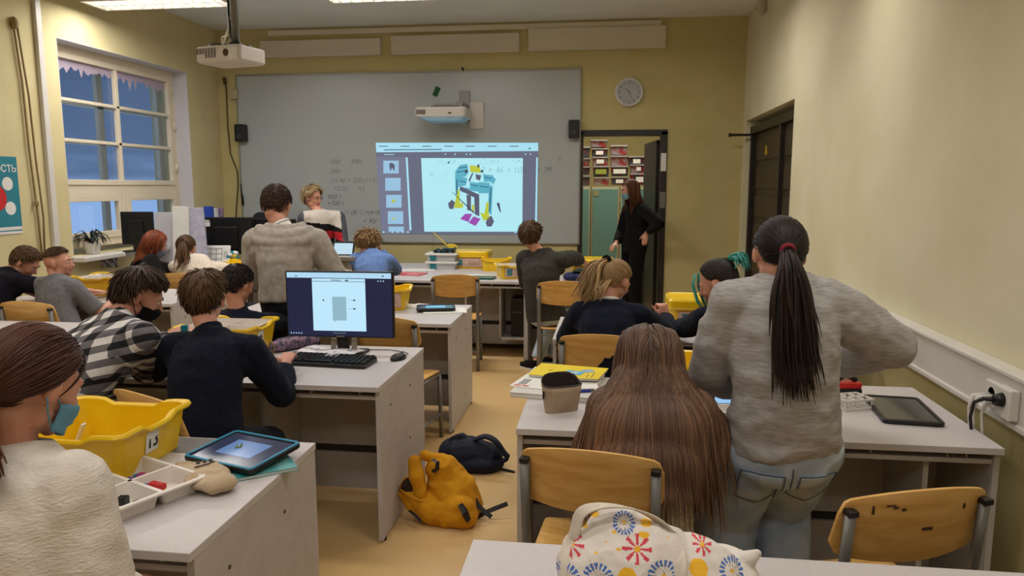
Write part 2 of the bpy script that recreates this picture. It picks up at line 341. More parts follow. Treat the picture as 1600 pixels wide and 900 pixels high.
m=MB(); pp(m,[(608,256),(612,254),(617,258),(616,268),(613,262),(610,268)],3); m.build('thumbnail_figure',E_gry,pr)
m=MB(); pp(m,[(612,313),(618,311),(618,315),(613,317)],3); pp(m,[(611,338),(615,342),(620,336),(615,345)],3); m.build('thumbnail_mark',E_yel,pr)
pp(MB(),[(658,247),(817,247),(816,362),(663,362)],2).build('document_page',E_page,pr)
E_cy2=em('proj_cyan_dark',(60,130,168),.6)
for P in ([(716,262),(731,260),(731,261.5),(716,263.5)],[(714,268),(730,266),(730,267.5),(714,269.5)],[(713,280),(715,280),(715,304),(713,304)],[(718,282),(729,284),(729,285.5),(718,283.5)],[(736,288),(747,290),(747,291.5),(736,289.5)],[(750,290),(764,292),(764,293.5),(750,291.5)],[(757,276),(768,278),(768,279.5),(757,277.5)],[(766,294),(768,294),(766,330),(764,330)],[(722,296),(732,298),(732,299.5),(722,297.5)]): pp(MB(),P,4).build('robot_beam_edge',E_cy2,pr)
m=MB()
for P in ([(719,258),(730,256),(732,268),(728,276),(712,278),(711,268)],[(711,274),(716,272),(716,306),(712,306)],[(755,272),(771,274),(770,284),(756,284)],[(764,290),(770,290),(768,336),(762,332)],[(734,284),(748,286),(752,300),(734,298)],[(716,276),(730,278),(728,290),(716,292)],[(748,284),(766,286),(764,302),(748,302)],[(720,292),(734,294),(732,302),(720,300)],[(770,276),(775,280),(771,288),(766,284)]): pp(m,P,3)
m.build('robot_blue_beams',E_cyan,pr)
m=MB()
for P in ([(734,258),(750,260),(751,270),(735,269)],[(714,297),(718,297),(719,318),(724,316),(723,325),(709,325),(712,312)],[(760,316),(764,316),(763,332),(766,342),(756,345),(750,332),(757,334)],[(737,320),(741,320),(741,332),(738,332)]): pp(MB(),P,4).build('robot_yellow_beam',E_yel,pr)
m=MB()
for P in ([(719,291),(749,304),(748,312),(718,297)],[(729,304),(736,305),(736,330),(730,328)],[(741,308),(749,309),(749,338),(742,335)],[(700,318),(706,312),(711,316),(708,327),(702,326)],[(762,340),(768,337),(772,346),(768,354),(761,354),(759,348)],[(743,272),(752,274),(750,282),(744,280)]): pp(m,P,4)
m.build('robot_grey_beams',E_gry,pr)
m=MB()
for P in ([(727,334),(738,334),(732,347),(719,342)],[(740,338),(751,342),(743,353),(732,348)]): pp(m,P,4)
m.build('robot_magenta_plates',E_mag,pr)
m=MB()
for P in ([(726,266),(731,265),(731,270),(727,271)],[(746,257),(749,257),(749,261),(746,262)],[(751,266),(755,265),(755,269),(751,269)],[(738,270),(740,270),(734,284),(732,282)],[(706,300),(707,300),(742,332),(740,333)],[(776,318),(780,316),(783,332),(781,331)]): pp(MB(),P,5).build('robot_dark_joint',E_dk,pr)
for k in range(7): pq(m,592+k*34,228,606+k*34,229,3)
pq(m,600,233.5,690,234.3,3); pq(m,826,231,829,233,3)
m.build('browser_text',E_dk,pr)
m=MB(); 
for x in (598,612,620,628,636): pq(m,x,361.5,x+3,363.5,3)
for x in (695,710,728,734,820,828): pq(m,x,240,x+2,242,3)
pq(m,600,241,616,242,3); pq(m,803,363,812,364,3); m.build('toolbar_marks',E_bar,pr)
hk=M('marker_on_picture',(60,120,140),.7,emis=.35)
for s,x,y,h in (('Наим',697,253,.08),('Сумм',764,253,.08),('Число',815,252,.08),('2 × 46 + 105    × 39',806,266,.10),('½(1+2)6 =',690,272,.07)):
    q=U(x,y,Y=YF-.03); text('handwriting',s,hk,h,pr,(q.x,-.0045,q.z),(PI/2,0,0),ext=.0002,shear=.25,offset=-.003)
# wall projector above the board
q=U(693,180,Y=YF-.35)
up=thing('wall_projector','white short-throw projector on an arm over the whiteboard','projector',(q.x,q.y,q.z))
warm=M('projector_white',(206,200,192),.4,var=.03,vs=5)
m=MB(); m.loft([[(x*1.0,y,-.03) for x,y in rr(.56,.36,.05)],[(x,y,.05) for x,y in rr(.58,.38,.05)],[(x*.96,y*.96,.075) for x,y in rr(.58,.38,.05)]]); m.build('projector_body',warm,up,bev=.006)
m=MB(); m.loft([[(x+.03,y,-.075) for x,y in rr(.38,.3,.04)],[(x+.01,y,-.03) for x,y in rr(.54,.35,.04)]]); m.build('lens_hood',M('hood_blue',(150,190,215),.4),up,bev=.004)
m=MB(); m.bb(-.26,-.16,-.195,-.19,.0,.045); m.build('vent_grille',M('vent_grey',(110,100,96),.6),up)
m=MB(); m.bb(.09,.13,-.195,-.19,.0,.012); m.build('connector_port',blackp,up)
m=MB(); m.bb(.12,.24,.3,.34,-.05,.30); m.bb(.14,.22,0,.32,.10,.14); m.bb(-.1,.22,-.05,.04,.085,.12); m.build('mount_arm',steel,up,bev=.003)
m=MB(); m.bb(-.12,.2,-.1,.1,.076,.092); m.build('mount_plate',blackp,up,bev=.002)
m=MB(); m.tube([(.18,.32,.3),(.18,.325,.55)],.007,n=6); m.build('mount_cable',whitep,up); m=MB(); m.tube([(.15,.325,.56),(.17,.325,.52)],.012,n=6); m.build('cable_clip',blackp,up)
m=MB(); m.bb(.24,.40,.30,.335,-.13,.17); m.build('wall_box',warm,up,bev=.004)
q=U(682,143,Y=YF-.03); m=MB(); m.box((0,0,0),(.06,.014,.11),Matrix.Rotation(R(25),3,'Y')); tag(m.build('green_magnet',M('green_felt',(24,92,48),.7,var=.1,vs=30),loc=q,bev=.006),'small green eraser stuck tilted above the wall projector','eraser')
# ceiling projector on pole
q=U(361,88,Y=5.3)
cp=thing('ceiling_projector','white projector hanging from the ceiling on a pole','projector',(q.x,q.y,q.z),-14)
m=MB(); m.loft([[(x,y,-.06) for x,y in rr(.37,.26,.03)],[(x,y,-.045) for x,y in rr(.40,.29,.03)],[(x,y,.045) for x,y in rr(.40,.29,.03)],[(x,y,.055) for x,y in rr(.37,.26,.03)]]); m.build('projector_body',warm,cp,bev=.005)
m=MB()
for k in range(7): m.bb(-.18+k*.026,-.18+k*.026+.015,-.1485,-.1465,(-.03 if k>2 else 0),.038)
m.build('vent_grille',M('vent_grey',(1,1,1)),cp)
m=MB(); m.cyl((.085,-.15,.0),(.085,-.14,.0),.026,n=16); m.build('lens',M('lens_brown',(70,50,44),.15),cp,smooth=False)
m=MB(); m.bb(.10,.185,-.149,-.146,-.045,.03); m.build('side_cover',whitep,cp,bev=.002)
m=MB(); m.cyl((.05,0,.08),(.05,0,ZC-q.z),.028,n=14); m.build('mount_pole',steel,cp,smooth=True)
m=MB(); m.cyl((.05,0,.055),(.05,0,.095),.045,n=14); m.bb(-.08,.18,-.02,.02,.055,.066); m.bb(.03,.07,-.11,.11,.055,.066); m.build('mount_bracket',blackp,cp,bev=.002)
m=MB(); m.tube([(.0,.0,ZC-q.z),(.0,.0,.3),(.01,0,.14),(.03,0,.1)],.010,n=8); m.tube([(-.19,0,.03),(-.21,0,.075),(-.17,0,.10),(-.05,0,.09)],.006,n=6); m.build('black_cable',blackp,cp,smooth=True)
m=MB(); m.tube([(-.08,0,.06),(-.07,.0,.14),(-.02,.03,.16),(.0,0,.11),(-.04,-.03,.08),(-.01,0,.2),(.02,0,.3)],.006,n=6); m.build('beige_cable',cream,cp,smooth=True)
# speakers
def speaker(x,y,label):
    q=U(x,y,Y=YF-.07); t=thing('wall_speaker',label,'speaker',q)
    m=MB(); m.bb(-.06,.06,-.06,.06,-.10,.10); m.build('speaker_box',blackp,t,bev=.01)
    for z,r in ((-.035,.04),(.05,.02)):
        m=MB(); m.tube([(0,-.060,z),(0,-.066,z)],[r,r*.8],16); m.build('speaker_cone',M('cone_grey',(44,44,46),.6),t)
    m=MB(); m.bb(-.02,.02,.06,.07,-.04,.04); m.build('speaker_bracket',steel,t)
speaker(377,208,'small black speaker on the front wall left of the whiteboard')
speaker(897,202,'small black speaker on the front wall between whiteboard and door')
# clock  (10:25)
q=U(983,144,Y=YF-.03); ck=thing('wall_clock','round white wall clock above the open storage doorway','clock',q)
m=MB(); rings=[]
for r,y in ((.150,.03),(.158,.01),(.155,-.012),(.140,-.02),(.134,-.010)): rings.append([(r*math.cos(2*PI*k/48),y,r*math.sin(2*PI*k/48)) for k in range(48)])
m.loft(rings,cap=False); m.build('clock_rim',whitep,ck,smooth=True)
m=MB(); m.cyl((0,.03,0),(0,-.008,0),.137,n=40); m.build('clock_face',M('clock_dial',(176,176,182),.6),ck)
for k in range(1,13):
    a=R(90-30*k); text('clock_numeral',str(k),inkm,.035,ck,(.108*math.cos(a),-.0092,.108*math.sin(a)),(PI/2,0,0))
for ln,ang,wd in ((.065,-47,.007),(.10,155,.005)):
    a=R(90-ang); m=MB(); m.tube([(-.02*math.cos(a),-.011,-.02*math.sin(a)),(ln*math.cos(a),-.011,ln*math.sin(a))],[wd,wd*.4],6,flat=.3); m.build('clock_hand',blackp,ck)
# cables/hook left of board, motion sensor
m=MB(); P=[U(352,125,Y=YF-.01),U(354,150,Y=YF-.01),U(356,200,Y=YF-.01),U(360,240,Y=YF-.01),U(371,268,Y=YF-.01),U(372,290,Y=YF-.01),U(369,330,Y=YF-.01),U(369,360,Y=YF-.01)]
m.tube(P,.008,n=6); m.cyl(P[0]+V((-.0,-.03,.03)),P[0]+V((0,-.01,-.05)),.02,n=8); tag(m.build('hanging_cord',M('cord_brown',(84,68,40),.7),smooth=True),'thin brown cord hanging down the wall left of whiteboard','cord')
m=MB(); q=U(377,300,Y=YF-.035); m.tube([q+V((0,0,.1)),q,q+V((.01,0,-.06)),q+V((.015,0,-.16))],[.006,.010,.016,.012],8); tag(m.build('pointer_handle',blackp,smooth=True),'short black handle hanging at the left edge of whiteboard','handle')
q=U(366,147,Y=YF-.03); m=MB(); m.bb(-.05,.05,-.03,.03,-.06,.06); tag(m.build('wall_switch',M('switch_cream',(176,168,140),.5),loc=q,bev=.01),'small cream box at the upper left corner of whiteboard','switch box')
q=U(1191,8,X=XR-.05); t=thing('motion_sensor','small white motion sensor high on the right wall','sensor',q)
m=MB(); m.ell((0,0,0),(.05,.035,.10)); m.build('sensor_body',M('sensor_white',(180,172,156),.4),t,smooth=True); m=MB(); m.cyl((-.05,0,-.03),(-.035,0,-.03),.008,n=8); m.build('sensor_eye',blackp,t); m=MB(); m.bb(.02,.05,-.02,.02,-.03,.05); m.build('sensor_bracket',whitep,t)
# poster on left wall
q0=U(-18,245,X=XL+.004); q1=U(46,362,X=XL+.004); cy=(q0.y+q1.y)/2; cz=(U(38,247,X=XL).z+U(48,362,X=XL).z)/2; hh=.30; hwid=.36
po=thing('wall_poster','teal poster with red circle and white bubbles on the left wall','poster',(XL+.002,q1.y-hwid-.07,cz))
m=MB(); m.bb(0,.003,-hwid,hwid,-hh,hh); m.build('poster_sheet',M('poster_teal',(40,128,146),.55,var=.06,vs=3),po)
def disc(y,z,r,k,mat,name='poster_circle'): m=MB(); m.cyl((.003,y,z),(.003+.0005*k,y,z),r,n=28); return m.build(name,mat,po)
m=MB(); m.bb(.003,.0035,-hwid,hwid,-hh,-hh+.02); m.bb(.003,.0035,-hwid,hwid,-hh+.03,-hh+.055); m.build('poster_footer',paper,po)
disc(.13,-.02,.10,1,redm); disc(.11,.02,.055,2,M('poster_violet',(150,140,190),.6)); disc(.25,.09,.052,2,paper); disc(.26,-.10,.052,2,paper); disc(.0,-.14,.05,2,paper)
m=MB(); m.loft([[(.004,.07,-.08),(.004,.15,-.08),(.004,.14,.0),(.004,.08,.0)],[(.0045,.07,-.08),(.0045,.15,-.08),(.0045,.14,.0),(.0045,.08,.0)]]); m.ell((.0045,.11,.1),(.0006,.03,.04)); m.build('poster_figure',M('poster_violet',(1,1,1)),po)
text('poster_title','ЦЕННОСТЬ',paper,.075,po,(.0036,.14,.205),(PI/2,0,PI/2),offset=.001); text('poster_heading','МИР',M('poster_orange',(190,90,60),.6),.045,po,(.0036,.1,.255),(PI/2,0,PI/2))
# pull cords left wall
m=MB(); m.tube([U(20,32,X=XL+.02),U(35,130,X=XL+.02),U(45,230,X=XL+.02),U(58,330,X=XL+.02),U(66,400,X=XL+.02)],.008,n=6); m.tube([U(27,42,X=XL+.03),U(45,150,X=XL+.03),U(56,250,X=XL+.03),U(68,340,X=XL+.03),U(70,400,X=XL+.03)],.008,n=6)
m.ell(U(22,36,X=XL+.02),(.03,.03,.05)); m.ell(U(57,318,X=XL+.03),(.015,.02,.03)); tag(m.build('pull_cord',M('cord_tan',(140,118,76),.7),smooth=True),'pair of tan pull cords hanging down the left wall beside poster','cord')
# wall sockets and plugs over right desk
q=U(1565,628,X=XR-.07); so=thing('wall_socket','white double socket block on the cable duct with black plug','socket',(XR-.06,q.y,.845))
m=MB(); m.bb(-.035,0,-.10,-.0,-.05,.06); m.bb(-.022,0,.0,.10,-.045,.055); m.build('socket_box',whitep,so,bev=.006)
m=MB(); m.cyl((-.035,-.05,.015),(-.028,-.05,.015),.026,n=18); m.cyl((-.022,.05,.01),(-.016,.05,.01),.024,n=18); m.build('socket_well',M('socket_shade',(150,146,140),.5),so)
m=MB(); m.tube([(-.035,-.05,.015),(-.06,-.05,.015)],[.026,.020],14); m.tube([(-.055,-.05,.015),(-.085,-.03,.012),(-.10,.0,-.01),(-.10,.02,-.07),(-.09,.0,-.20),(-.05,-.01,-.4)],[.009,.008,.0055,.0055,.0055,.0055],8); m.build('black_plug',blackp,so,smooth=True)
for k,(yy,xx) in enumerate(((.04,-.07),(.065,-.075),(-.01,-.065))):
    m=MB(); m.tube([(-.02,yy,.0),(xx,yy,-.005),(xx-.01,yy+.005,-.05),(xx,yy,-.16),(xx+.03,yy-.02,-.3)],[.012,.011,.005,.005,.005],8); m.build('white_plug',whitep,so,smooth=True)
# ================================================================ DESKS
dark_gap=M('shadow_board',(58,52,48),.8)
def desk(x0,x1,y0,y1,label,part=.575,zt=.73,pc=False,bolts=True,side='R'):
    w,d=x1-x0,y1-y0
    t=thing('classroom_desk',label,'desk',((x0+x1)/2,(y0+y1)/2,0),0)
    h=w/2; k=d/2
    m=MB(); m.bb(-h,h,-k,k,zt-.024,zt); m.build('desktop',white_l,t,bev=.002)
    for s in (-1,1):
        m=MB(); a=s*(h-.012); m.bb(a-.010,a+.010,-k+.02,k-.005,.012,zt-.024); sp_=m.build('side_panel',white_e,t,bev=.001)
        m=MB(); 
        for yy in (-k+.06,k-.06): m.cyl((a,yy,0),(a,yy,.014),.014,n=10)
        m.build('foot',blackp,sp_)
        if bolts:
            m=MB()
            for yy,zz in ((-k+.18,.60),(-k+.52,.60),(.1,.33),(.1,.14)): m.cyl((a+s*.010,yy,zz),(a+s*.0125,yy,zz),.006,n=8)
            m.build('cam_bolt',M('bolt_brown',(70,60,52),.5),sp_)
    xp=h-part
    m=MB(); m.bb(xp-.009,xp+.009,-k+.08,k-.02,.06,zt-.06); m.build('partition',white_e,t)
    m=MB(); m.bb(-h+.022,h-.022,-k+.03,k-.05,zt-.066,zt-.050); 
    m.build('under_shelf',white_e,t)
    m=MB(); 
    for xx in (-h+.3,xp-.2,min(xp+.25,h-.16),h-.1): m.bb(xx-.003,xx+.003,-k+.04,-k+.3,zt-.05,zt-.024)
    m.build('shelf_divider',white_e,t)
    yb=k-.33
    m=MB(); m.bb(-h+.022,h-.022,yb-.008,yb+.008,.29,zt-.066); m.bb(-h+.022,h-.022,yb-.008,yb+.008,.06,.25); m.build('back_panel',white_e,t)
    m=MB(); m.bb(-h+.022,h-.022,yb+.01,yb+.03,.24,.30); m.build('gap_shade_strip',dark_gap,t)  # dark strip behind the slot between panels; its colour stands for shade there
    if pc:
        m=MB(); m.bb(h-.26,h-.245,-k+.1,k-.1,.17,zt-.07); m.bb(h-.26,h-.03,-k+.1,k-.1,.17,.19); m.build('computer_shelf',white_e,t)
        m=MB(); m.bb(h-.16,h-.04,-k+.16,k-.12,.192,.55); c=m.build('computer_tower',blackp,t,bev=.006)
        m=MB(); m.bb(h-.15,h-.05,-k+.157,-k+.16,.42,.425); m.bb(h-.06,h-.05,-k+.157,-k+.16,.2,.215); m.build('tower_trim',steel,c)
    return t
XE=-.975
desk(XE-1.6,XE,1.557,2.335,'white desk with open yellow bin 13, front left corner of the photo')
desk(XE-1.6,XE,3.04,3.85,'white desk carrying the computer monitor and keyboard')
desk(XE-1.6,XE,4.54,5.31,'white desk with small dark tablet, behind the computer monitor')
desk(-2.32,-.725,6.66,7.42,'white desk in the front row with an empty wooden chair before it',pc=True)
desk(-2.32,-.725,7.43,8.19,'white desk against the board wall carrying white boxes and yellow crate')
desk(-.715,.10,6.50,7.24,'white desk before the storage doorway, right of boy in olive sweater')
desk(-.315,1.33,2.57,3.34,'white desk by right wall with the flat black tablet and open pencil case',part=.21)
desk(-.300,1.33,4.16,4.90,'white desk where the blonde and the teal-haired pupils sit')
desk(-.317,1.30,.95,1.715,'white desk at the bottom edge under the flowered bag')
desk(-4.60,-3.20,5.07,5.84,'white desk by left wall where the two short-haired boys sit')
desk(-4.60,-3.05,3.55,4.30,'white desk by left wall behind the near girl\'s head')
desk(-4.62,-2.75,6.55,7.30,'white desk near the window where red-haired and ponytail girls sit')
# grey lectern table with tablet
a=U(523,400,Y=6.35); b=U(557,400,Y=6.35)
lt=thing('lectern_table','small raised grey lectern table beside the hooded boy','table',((a.x+b.x)/2-.12,6.4,0))
lg=M('lectern_grey',(150,142,134),.5,var=.05,vs=8)
m=MB(); m.bb(-.30,.26,-.2,.25,.95,.985); m.build('tabletop',lg,lt,bev=.004)
for xx,yy in ((-.26,-.15),(.20,-.15),(-.26,.2),(.20,.2)):
    m=MB(); m.bb(xx-.02,xx+.02,yy-.02,yy+.02,0,.95); m.build('leg',lg,lt,bev=.003)
m=MB(); m.bb(-.26,.2,-.14,-.12,.86,.95); m.build('apron',lg,lt)
# teacher's desk behind (mostly hidden)
td=thing('teacher_desk','pale teacher desk holding the two big black monitors','desk',(-3.3,7.80,0))
m=MB(); m.bb(-.9,.75,-.3,.3,.72,.75); m.build('desktop',white_l,td,bev=.003)
for s in (-.88,.73):
    m=MB(); m.bb(s-.01,s+.01,-.28,.28,0,.72); m.build('side_panel',white_e,td)
m=MB(); m.bb(-.86,.72,-.27,-.25,.2,.72); m.build('front_panel',white_e,td)
# ================================================================ CHAIRS
def make_chair():
    t=thing('school_chair','','chair')
    def bk(u,v,side):
        au=abs(u); c=max(0,(au-.86)/.14); x=.214*u
        zt=.850-.030*au**2.2-.034*(1-math.sqrt(max(0,1-c*c))); zb=.668-.022*(1-u*u)+.032*(1-math.sqrt(max(0,1-c*c)))
        z=zb+(zt-zb)*v; y=-.185-.038*(1-u*u)+(-.06)*(v-.4)*.5
        return V((x,y+side*.0055,z))
    N=30;K=6; vs=[];fs=[]
    for s in (-1,1):
        for j in range(K+1):
            for i in range(N+1): vs.append(bk(-1+2*i/N,j/K,s))
    o=(N+1)*(K+1)
    for j in range(K):
        for i in range(N):
            a=j*(N+1)+i; fs.append((a,a+1,a+N+2,a+N+1)); fs.append((o+a,o+a+N+1,o+a+N+2,o+a+1))
    per=[i for i in range(N+1)]+[j*(N+1)+N for j in range(1,K+1)]+[K*(N+1)+i for i in range(N-1,-1,-1)]+[j*(N+1) for j in range(K-1,0,-1)]
    for q in range(len(per)):
        a,b=per[q],per[(q+1)%len(per)]; fs.append((a,o+a,o+b,b))
    m=MB(); m.add(vs,fs); m.build('backrest',woodm,t,smooth=True,bev=.002)
    # seat
    N=14;vs=[];fs=[]
    for s in (0,1):
        for j in range(N+1):
            for i in range(N+1):
                u=-1+2*i/N; v=-1+2*j/N; wx=.20*(1+.05*v)
                rnd=math.sqrt(max(0,1-.5*0)); cu=u*(1-.10*max(0,abs(v)-.7)/.3); x=wx*cu; y=.195*v*(1-.06*max(0,abs(u)-.7)/.3)
                z=.445-.012*(1-u*u)*(1-v*v)-.022*max(0,(v-.6)/.4)**2+.010*s
                vs.append(V((x,y,z)))
    o=(N+1)**2
    for j in range(N):
        for i in range(N):
            a=j*(N+1)+i; fs.append((a,a+N+1,a+N+2,a+1)); fs.append((o+a,o+a+1,o+a+N+2,o+a+N+1))
    per=[i for i in range(N+1)]+[j*(N+1)+N for j in range(1,N+1)]+[N*(N+1)+i for i in range(N-1,-1,-1)]+[j*(N+1) for j in range(N-1,0,-1)]
    for q in range(len(per)):
        a,b=per[q],per[(q+1)%len(per)]; fs.append((a,b,o+b,o+a))
    m=MB(); m.add(vs,fs); m.build('seat',woodm,t,smooth=True)
    for s in (-1,1):
        m=MB(); x=s*.192; m.tube([(x,-.235,0),(x,-.19,.36),(x,-.185,.46),(x,-.205,.62),(x,-.222,.79)],.0125,n=8,flat=1.2); u=m.build('rear_upright',steel,t,smooth=True)
        m=MB(); m.box((x,-.223,.797),(.028,.030,.016)); m.build('end_cap',blackp,u,bev=.003)
        m=MB(); m.tube([(x,.19,0),(x,.165,.42)],.0135,n=8); m.build('front_leg',steel,t,smooth=True)
        m=MB(); m.tube([(x,-.19,.425),(x,.168,.425)],.012,n=8); m.build('side_rail',steel,t,smooth=True); m=MB(); m.tube([(x,-.215,.16),(x,.18,.16)],.010,n=8); m.build('lower_rail',steel,t,smooth=True)
    m=MB(); m.tube([(-.187,.16,.40),(.187,.16,.40)],.011,n=8); m.build('cross_bar',steel,t,smooth=True)
    for zz,yy in ((.40,-.19),(.17,-.215)):
        m=MB(); m.tube([(-.187,yy,zz),(.187,yy,zz)],.0105,n=8); m.build('cross_bar',steel,t,smooth=True)
    return t
_ch=[]
def chair(x,y,rz,label,s=1.0):
    if not _ch: c=make_chair(); _ch.append(c)
    else: c=copy_tree(_ch[0])
    c.location=(x,y,0); c.rotation_euler=(0,0,R(rz)); c['label']=label; c['group']='wooden school chairs'; c.scale=(s,s,s)
    return c
chair(-.01,2.29,-8,'wooden school chair of the long-haired girl, backrest toward the camera')
cs_=chair(.725,2.11,18,'scratched empty wooden school chair at right, beside the standing girl in jeans')
m=MB()
for u_,z_,w_,h_ in ((-.62,.80,.006,.022),(-.42,.812,.026,.004),(-.36,.806,.014,.005),(-.26,.80,.012,.006),(.60,.79,.006,.014),(.1,.74,.03,.008)): 
    v_=(z_-.66)/.18; m.box((.214*u_,-.185-.038*(1-u_*u_)-.03*(v_-.4)-.0072,z_),(w_,.0015,h_))
m.build('scratch_marks',M('scratch_brown',(70,44,26),.7),cs_)
chair(-1.60,2.66,-26,'wooden school chair of the boy in navy sweater, behind yellow bin 13')
chair(-.02,3.98,-3,'wooden school chair of the blonde girl, before her desk')
chair(-.35,6.10,2,'pale-framed empty wooden school chair nearest the boy in olive sweater')
chair(-1.31,6.42,6,'empty wooden school chair pushed in at the front row desk')
chair(-1.25,4.34,-8,'empty wooden school chair half hidden behind the computer monitor')
chair(-3.78,4.60,-4,'wooden school chair of the boy in grey T-shirt')
chair(-3.75,6.20,10,'wooden school chair of the red-haired girl near the window')

for x_,y_,rz_,l_ in ((-2.15,3.90,-5,'wooden school chair under the dark-haired boy behind crate 4'),(-1.93,6.08,0,'wooden school chair under the pupil in light blue shirt'),(-3.30,6.08,2,'wooden school chair under the ponytail girl in cream sweater'),(-4.26,4.74,-20,'wooden school chair under the black-shirted boy at far left'),(.62,3.82,25,'wooden school chair under the teal-haired pupil'),(-1.18,1.20,-8,'wooden school chair under the near girl in cream knit sweater'),(-2.22,2.66,-85,'wooden school chair under the person in checked shirt')): chair(x_,y_,rz_,l_)
# ================================================================ PEOPLE
def bake(m,name,voxel,it=4,fac=.5):
    "closed pieces -> one continuous remeshed surface"
    me=m.mesh('tmp'); o=bpy.data.objects.new('tmp',me); COL.objects.link(o)
    r=o.modifiers.new('r','REMESH'); r.mode='VOXEL'; r.voxel_size=voxel; r.use_smooth_shade=True
    if it: s=o.modifiers.new('s','SMOOTH'); s.factor=fac; s.iterations=it
    dg=bpy.context.evaluated_depsgraph_get(); dg.update()
    out=bpy.data.meshes.new_from_object(o.evaluated_get(dg)); out.name=name
    bpy.data.objects.remove(o); bpy.data.meshes.remove(me)
    out.polygons.foreach_set('use_smooth',[True]*len(out.polygons))
    return out
def put(me,name,mats,parent,org):
    me.transform(Matrix.Translation(-V(org)))
    o=bpy.data.objects.new(name,me); COL.objects.link(o); o.parent=parent
    idx=[p.material_index for p in me.polygons]; me.materials.clear()
    for x in (mats if isinstance(mats,(list,tuple)) else [mats]): me.materials.append(x)
    if any(idx): me.polygons.foreach_set('material_index',idx)
    return o
def wrinkle(me,amp,freq=(9,9,5),seed=0,amp2=0,f2=28):
    off=V((seed*3.1,seed*1.7,seed*.9)); N=[v.normal.copy() for v in me.vertices]
    for v,n in zip(me.vertices,N):
        c=v.co; q=V((c.x*freq[0],c.y*freq[1],c.z*freq[2]))+off
        a=noise.noise(q); b=noise.noise(q*1.9+V((a*1.5,5,a)))
        d=(1-abs(a)*2.2)*.55+b*.5
        if amp2: d2=noise.noise(c*f2+off)*amp2
        else: d2=0
        v.co=c+n*(amp*d*.9+d2)
    me.update()
def ik(a,t,l1,l2,pole):
    d=t-a; L=d.length; mx=(l1+l2)*.995
    if L>mx: t=a+d.normalized()*mx; d=t-a; L=mx
    L=max(L,abs(l1-l2)+.01)
    x=(l1*l1-l2*l2+L*L)/(2*L); h=math.sqrt(max(0,l1*l1-x*x)); dn=d.normalized()
    p=(pole-a); p=p-dn*p.dot(dn); p=p.normalized() if p.length>1e-6 else V((0,0,-1))
    return a+dn*x+p*h,t
def fwdv(y): return V((-math.sin(R(y)),math.cos(R(y)),0))
def headm(yaw,pitch,roll): return Matrix.Rotation(R(yaw),3,'Z')@Matrix.Rotation(R(pitch),3,'X')@Matrix.Rotation(R(roll),3,'Y')
def head_solid(m,T,neck_to=None,fem=0,hs=1):
    m.T=T
    m.ell((0,-.014,.026),(.073,.092,.088),nu=24,nv=16)
    m.ell((0,.034,.0),(.060,.056,.078),nu=20,nv=14)
    m.ell((0,.030,-.052),(.050,.054,.046),nu=20,nv=12)
    m.ell((0,.068,-.088),(.022-.003*fem,.018,.017))
    for s in (-1,1):
        m.ell((s*.034,.060,-.026),(.022,.024,.022)); m.ell((s*.044,.008,-.058),(.016,.030,.028))
        rot=Matrix.Rotation(s*R(-22),3,'Z')
        m.ell((s*.079,-.010,-.004),(.0085,.019,.031),rot); m.ell((s*.076,-.003,-.024),(.007,.012,.012),rot)
        m.ell((s*.011,.094,-.030),(.0085,.010,.007))
        m.ell((s*.030,.079,.024),(.021,.011,.007)); m.ell((s*.031,.074,.004),(.016,.010,.012))
    m.tube([(0,.082,.018),(0,.096,-.004),(0,.107,-.026)],[.007,.0085,.0105],10,round_ends=True)
    m.ell((0,.082,-.050),(.024,.012,.006)); m.ell((0,.081,-.060),(.021,.012,.0065)); m.ell((0,.074,-.074),(.026,.010,.010))
    m.T=None
def hand(m,w,d,nrm,curl,s,side,spread=.12,thumb=.6):
    "w wrist, d direction of palm, nrm back-of-hand normal, side +1 for right hand (thumb to the left when palm is down)"
    d=d.normalized(); nrm=(nrm-d*nrm.dot(d)).normalized(); x=d.cross(nrm)*1.0  # to the right seen from the back
    def E(c,w_,t_): return [c+x*(math.cos(2*PI*k/12)*w_)+nrm*(math.sin(2*PI*k/12)*t_) for k in range(12)]
    L=.088*s
    m.loft([E(w-d*.02*s,.024*s,.019*s),E(w+d*.01*s,.028*s,.018*s),E(w+d*.045*s,.038*s,.017*s),E(w+d*L*.93,.040*s,.014*s),E(w+d*L*1.02,.034*s,.009*s)])
    for k,(off,ln) in enumerate(((-.030,.88),(-.010,1.0),(.010,.96),(.029,.76))):
        o=off*(side if side else 1)*s; p=w+d*(L*.93)+x*o; a=-(0.05 if k else .05); dd=(d+x*(off*side)*spread*12*.5).normalized(); pts=[p-dd*.012*s,p]; cur=dd; ang=curl*(.8+.12*k)
        for sl in (.042*ln,.027*ln,.021*ln):
            ax=cur.cross(nrm).normalized() if cur.cross(nrm).length>1e-4 else x
            q=Quaternion(x,-R(ang)) ; cur=(q@cur).normalized(); p=p+cur*sl*s; pts.append(p)
            ang=curl*1.05
        m.tube(pts,[.0088*s,.0088*s,.0082*s,.0076*s,.0064*s],8,round_ends=True)
    tp=w+d*.022*s-x*(side*.026*s); td=(d*.75-x*side*.75-nrm*.35*thumb).normalized(); t2=(d*.95-x*side*.30-nrm*.5*thumb).normalized()
    m.tube([w+d*.01*s-x*(side*.012*s),tp,tp+td*.036*s,tp+td*.036*s+t2*.03*s,tp+td*.036*s+t2*.052*s],[.012*s,.0125*s,.011*s,.0095*s,.0075*s],8,round_ends=True)
skin=M('skin',(206,150,126),.5,c2=(198,138,114),vs=14,bump=.03,bs=120); lipm=M('lips',(172,92,86),.45); eyew=M('eye_white',(220,216,210),.25); iris=M('iris_dark',(40,30,26),.2)
skin.node_tree.nodes['Principled BSDF'].inputs['Subsurface Weight'].default_value=.08
HT={}
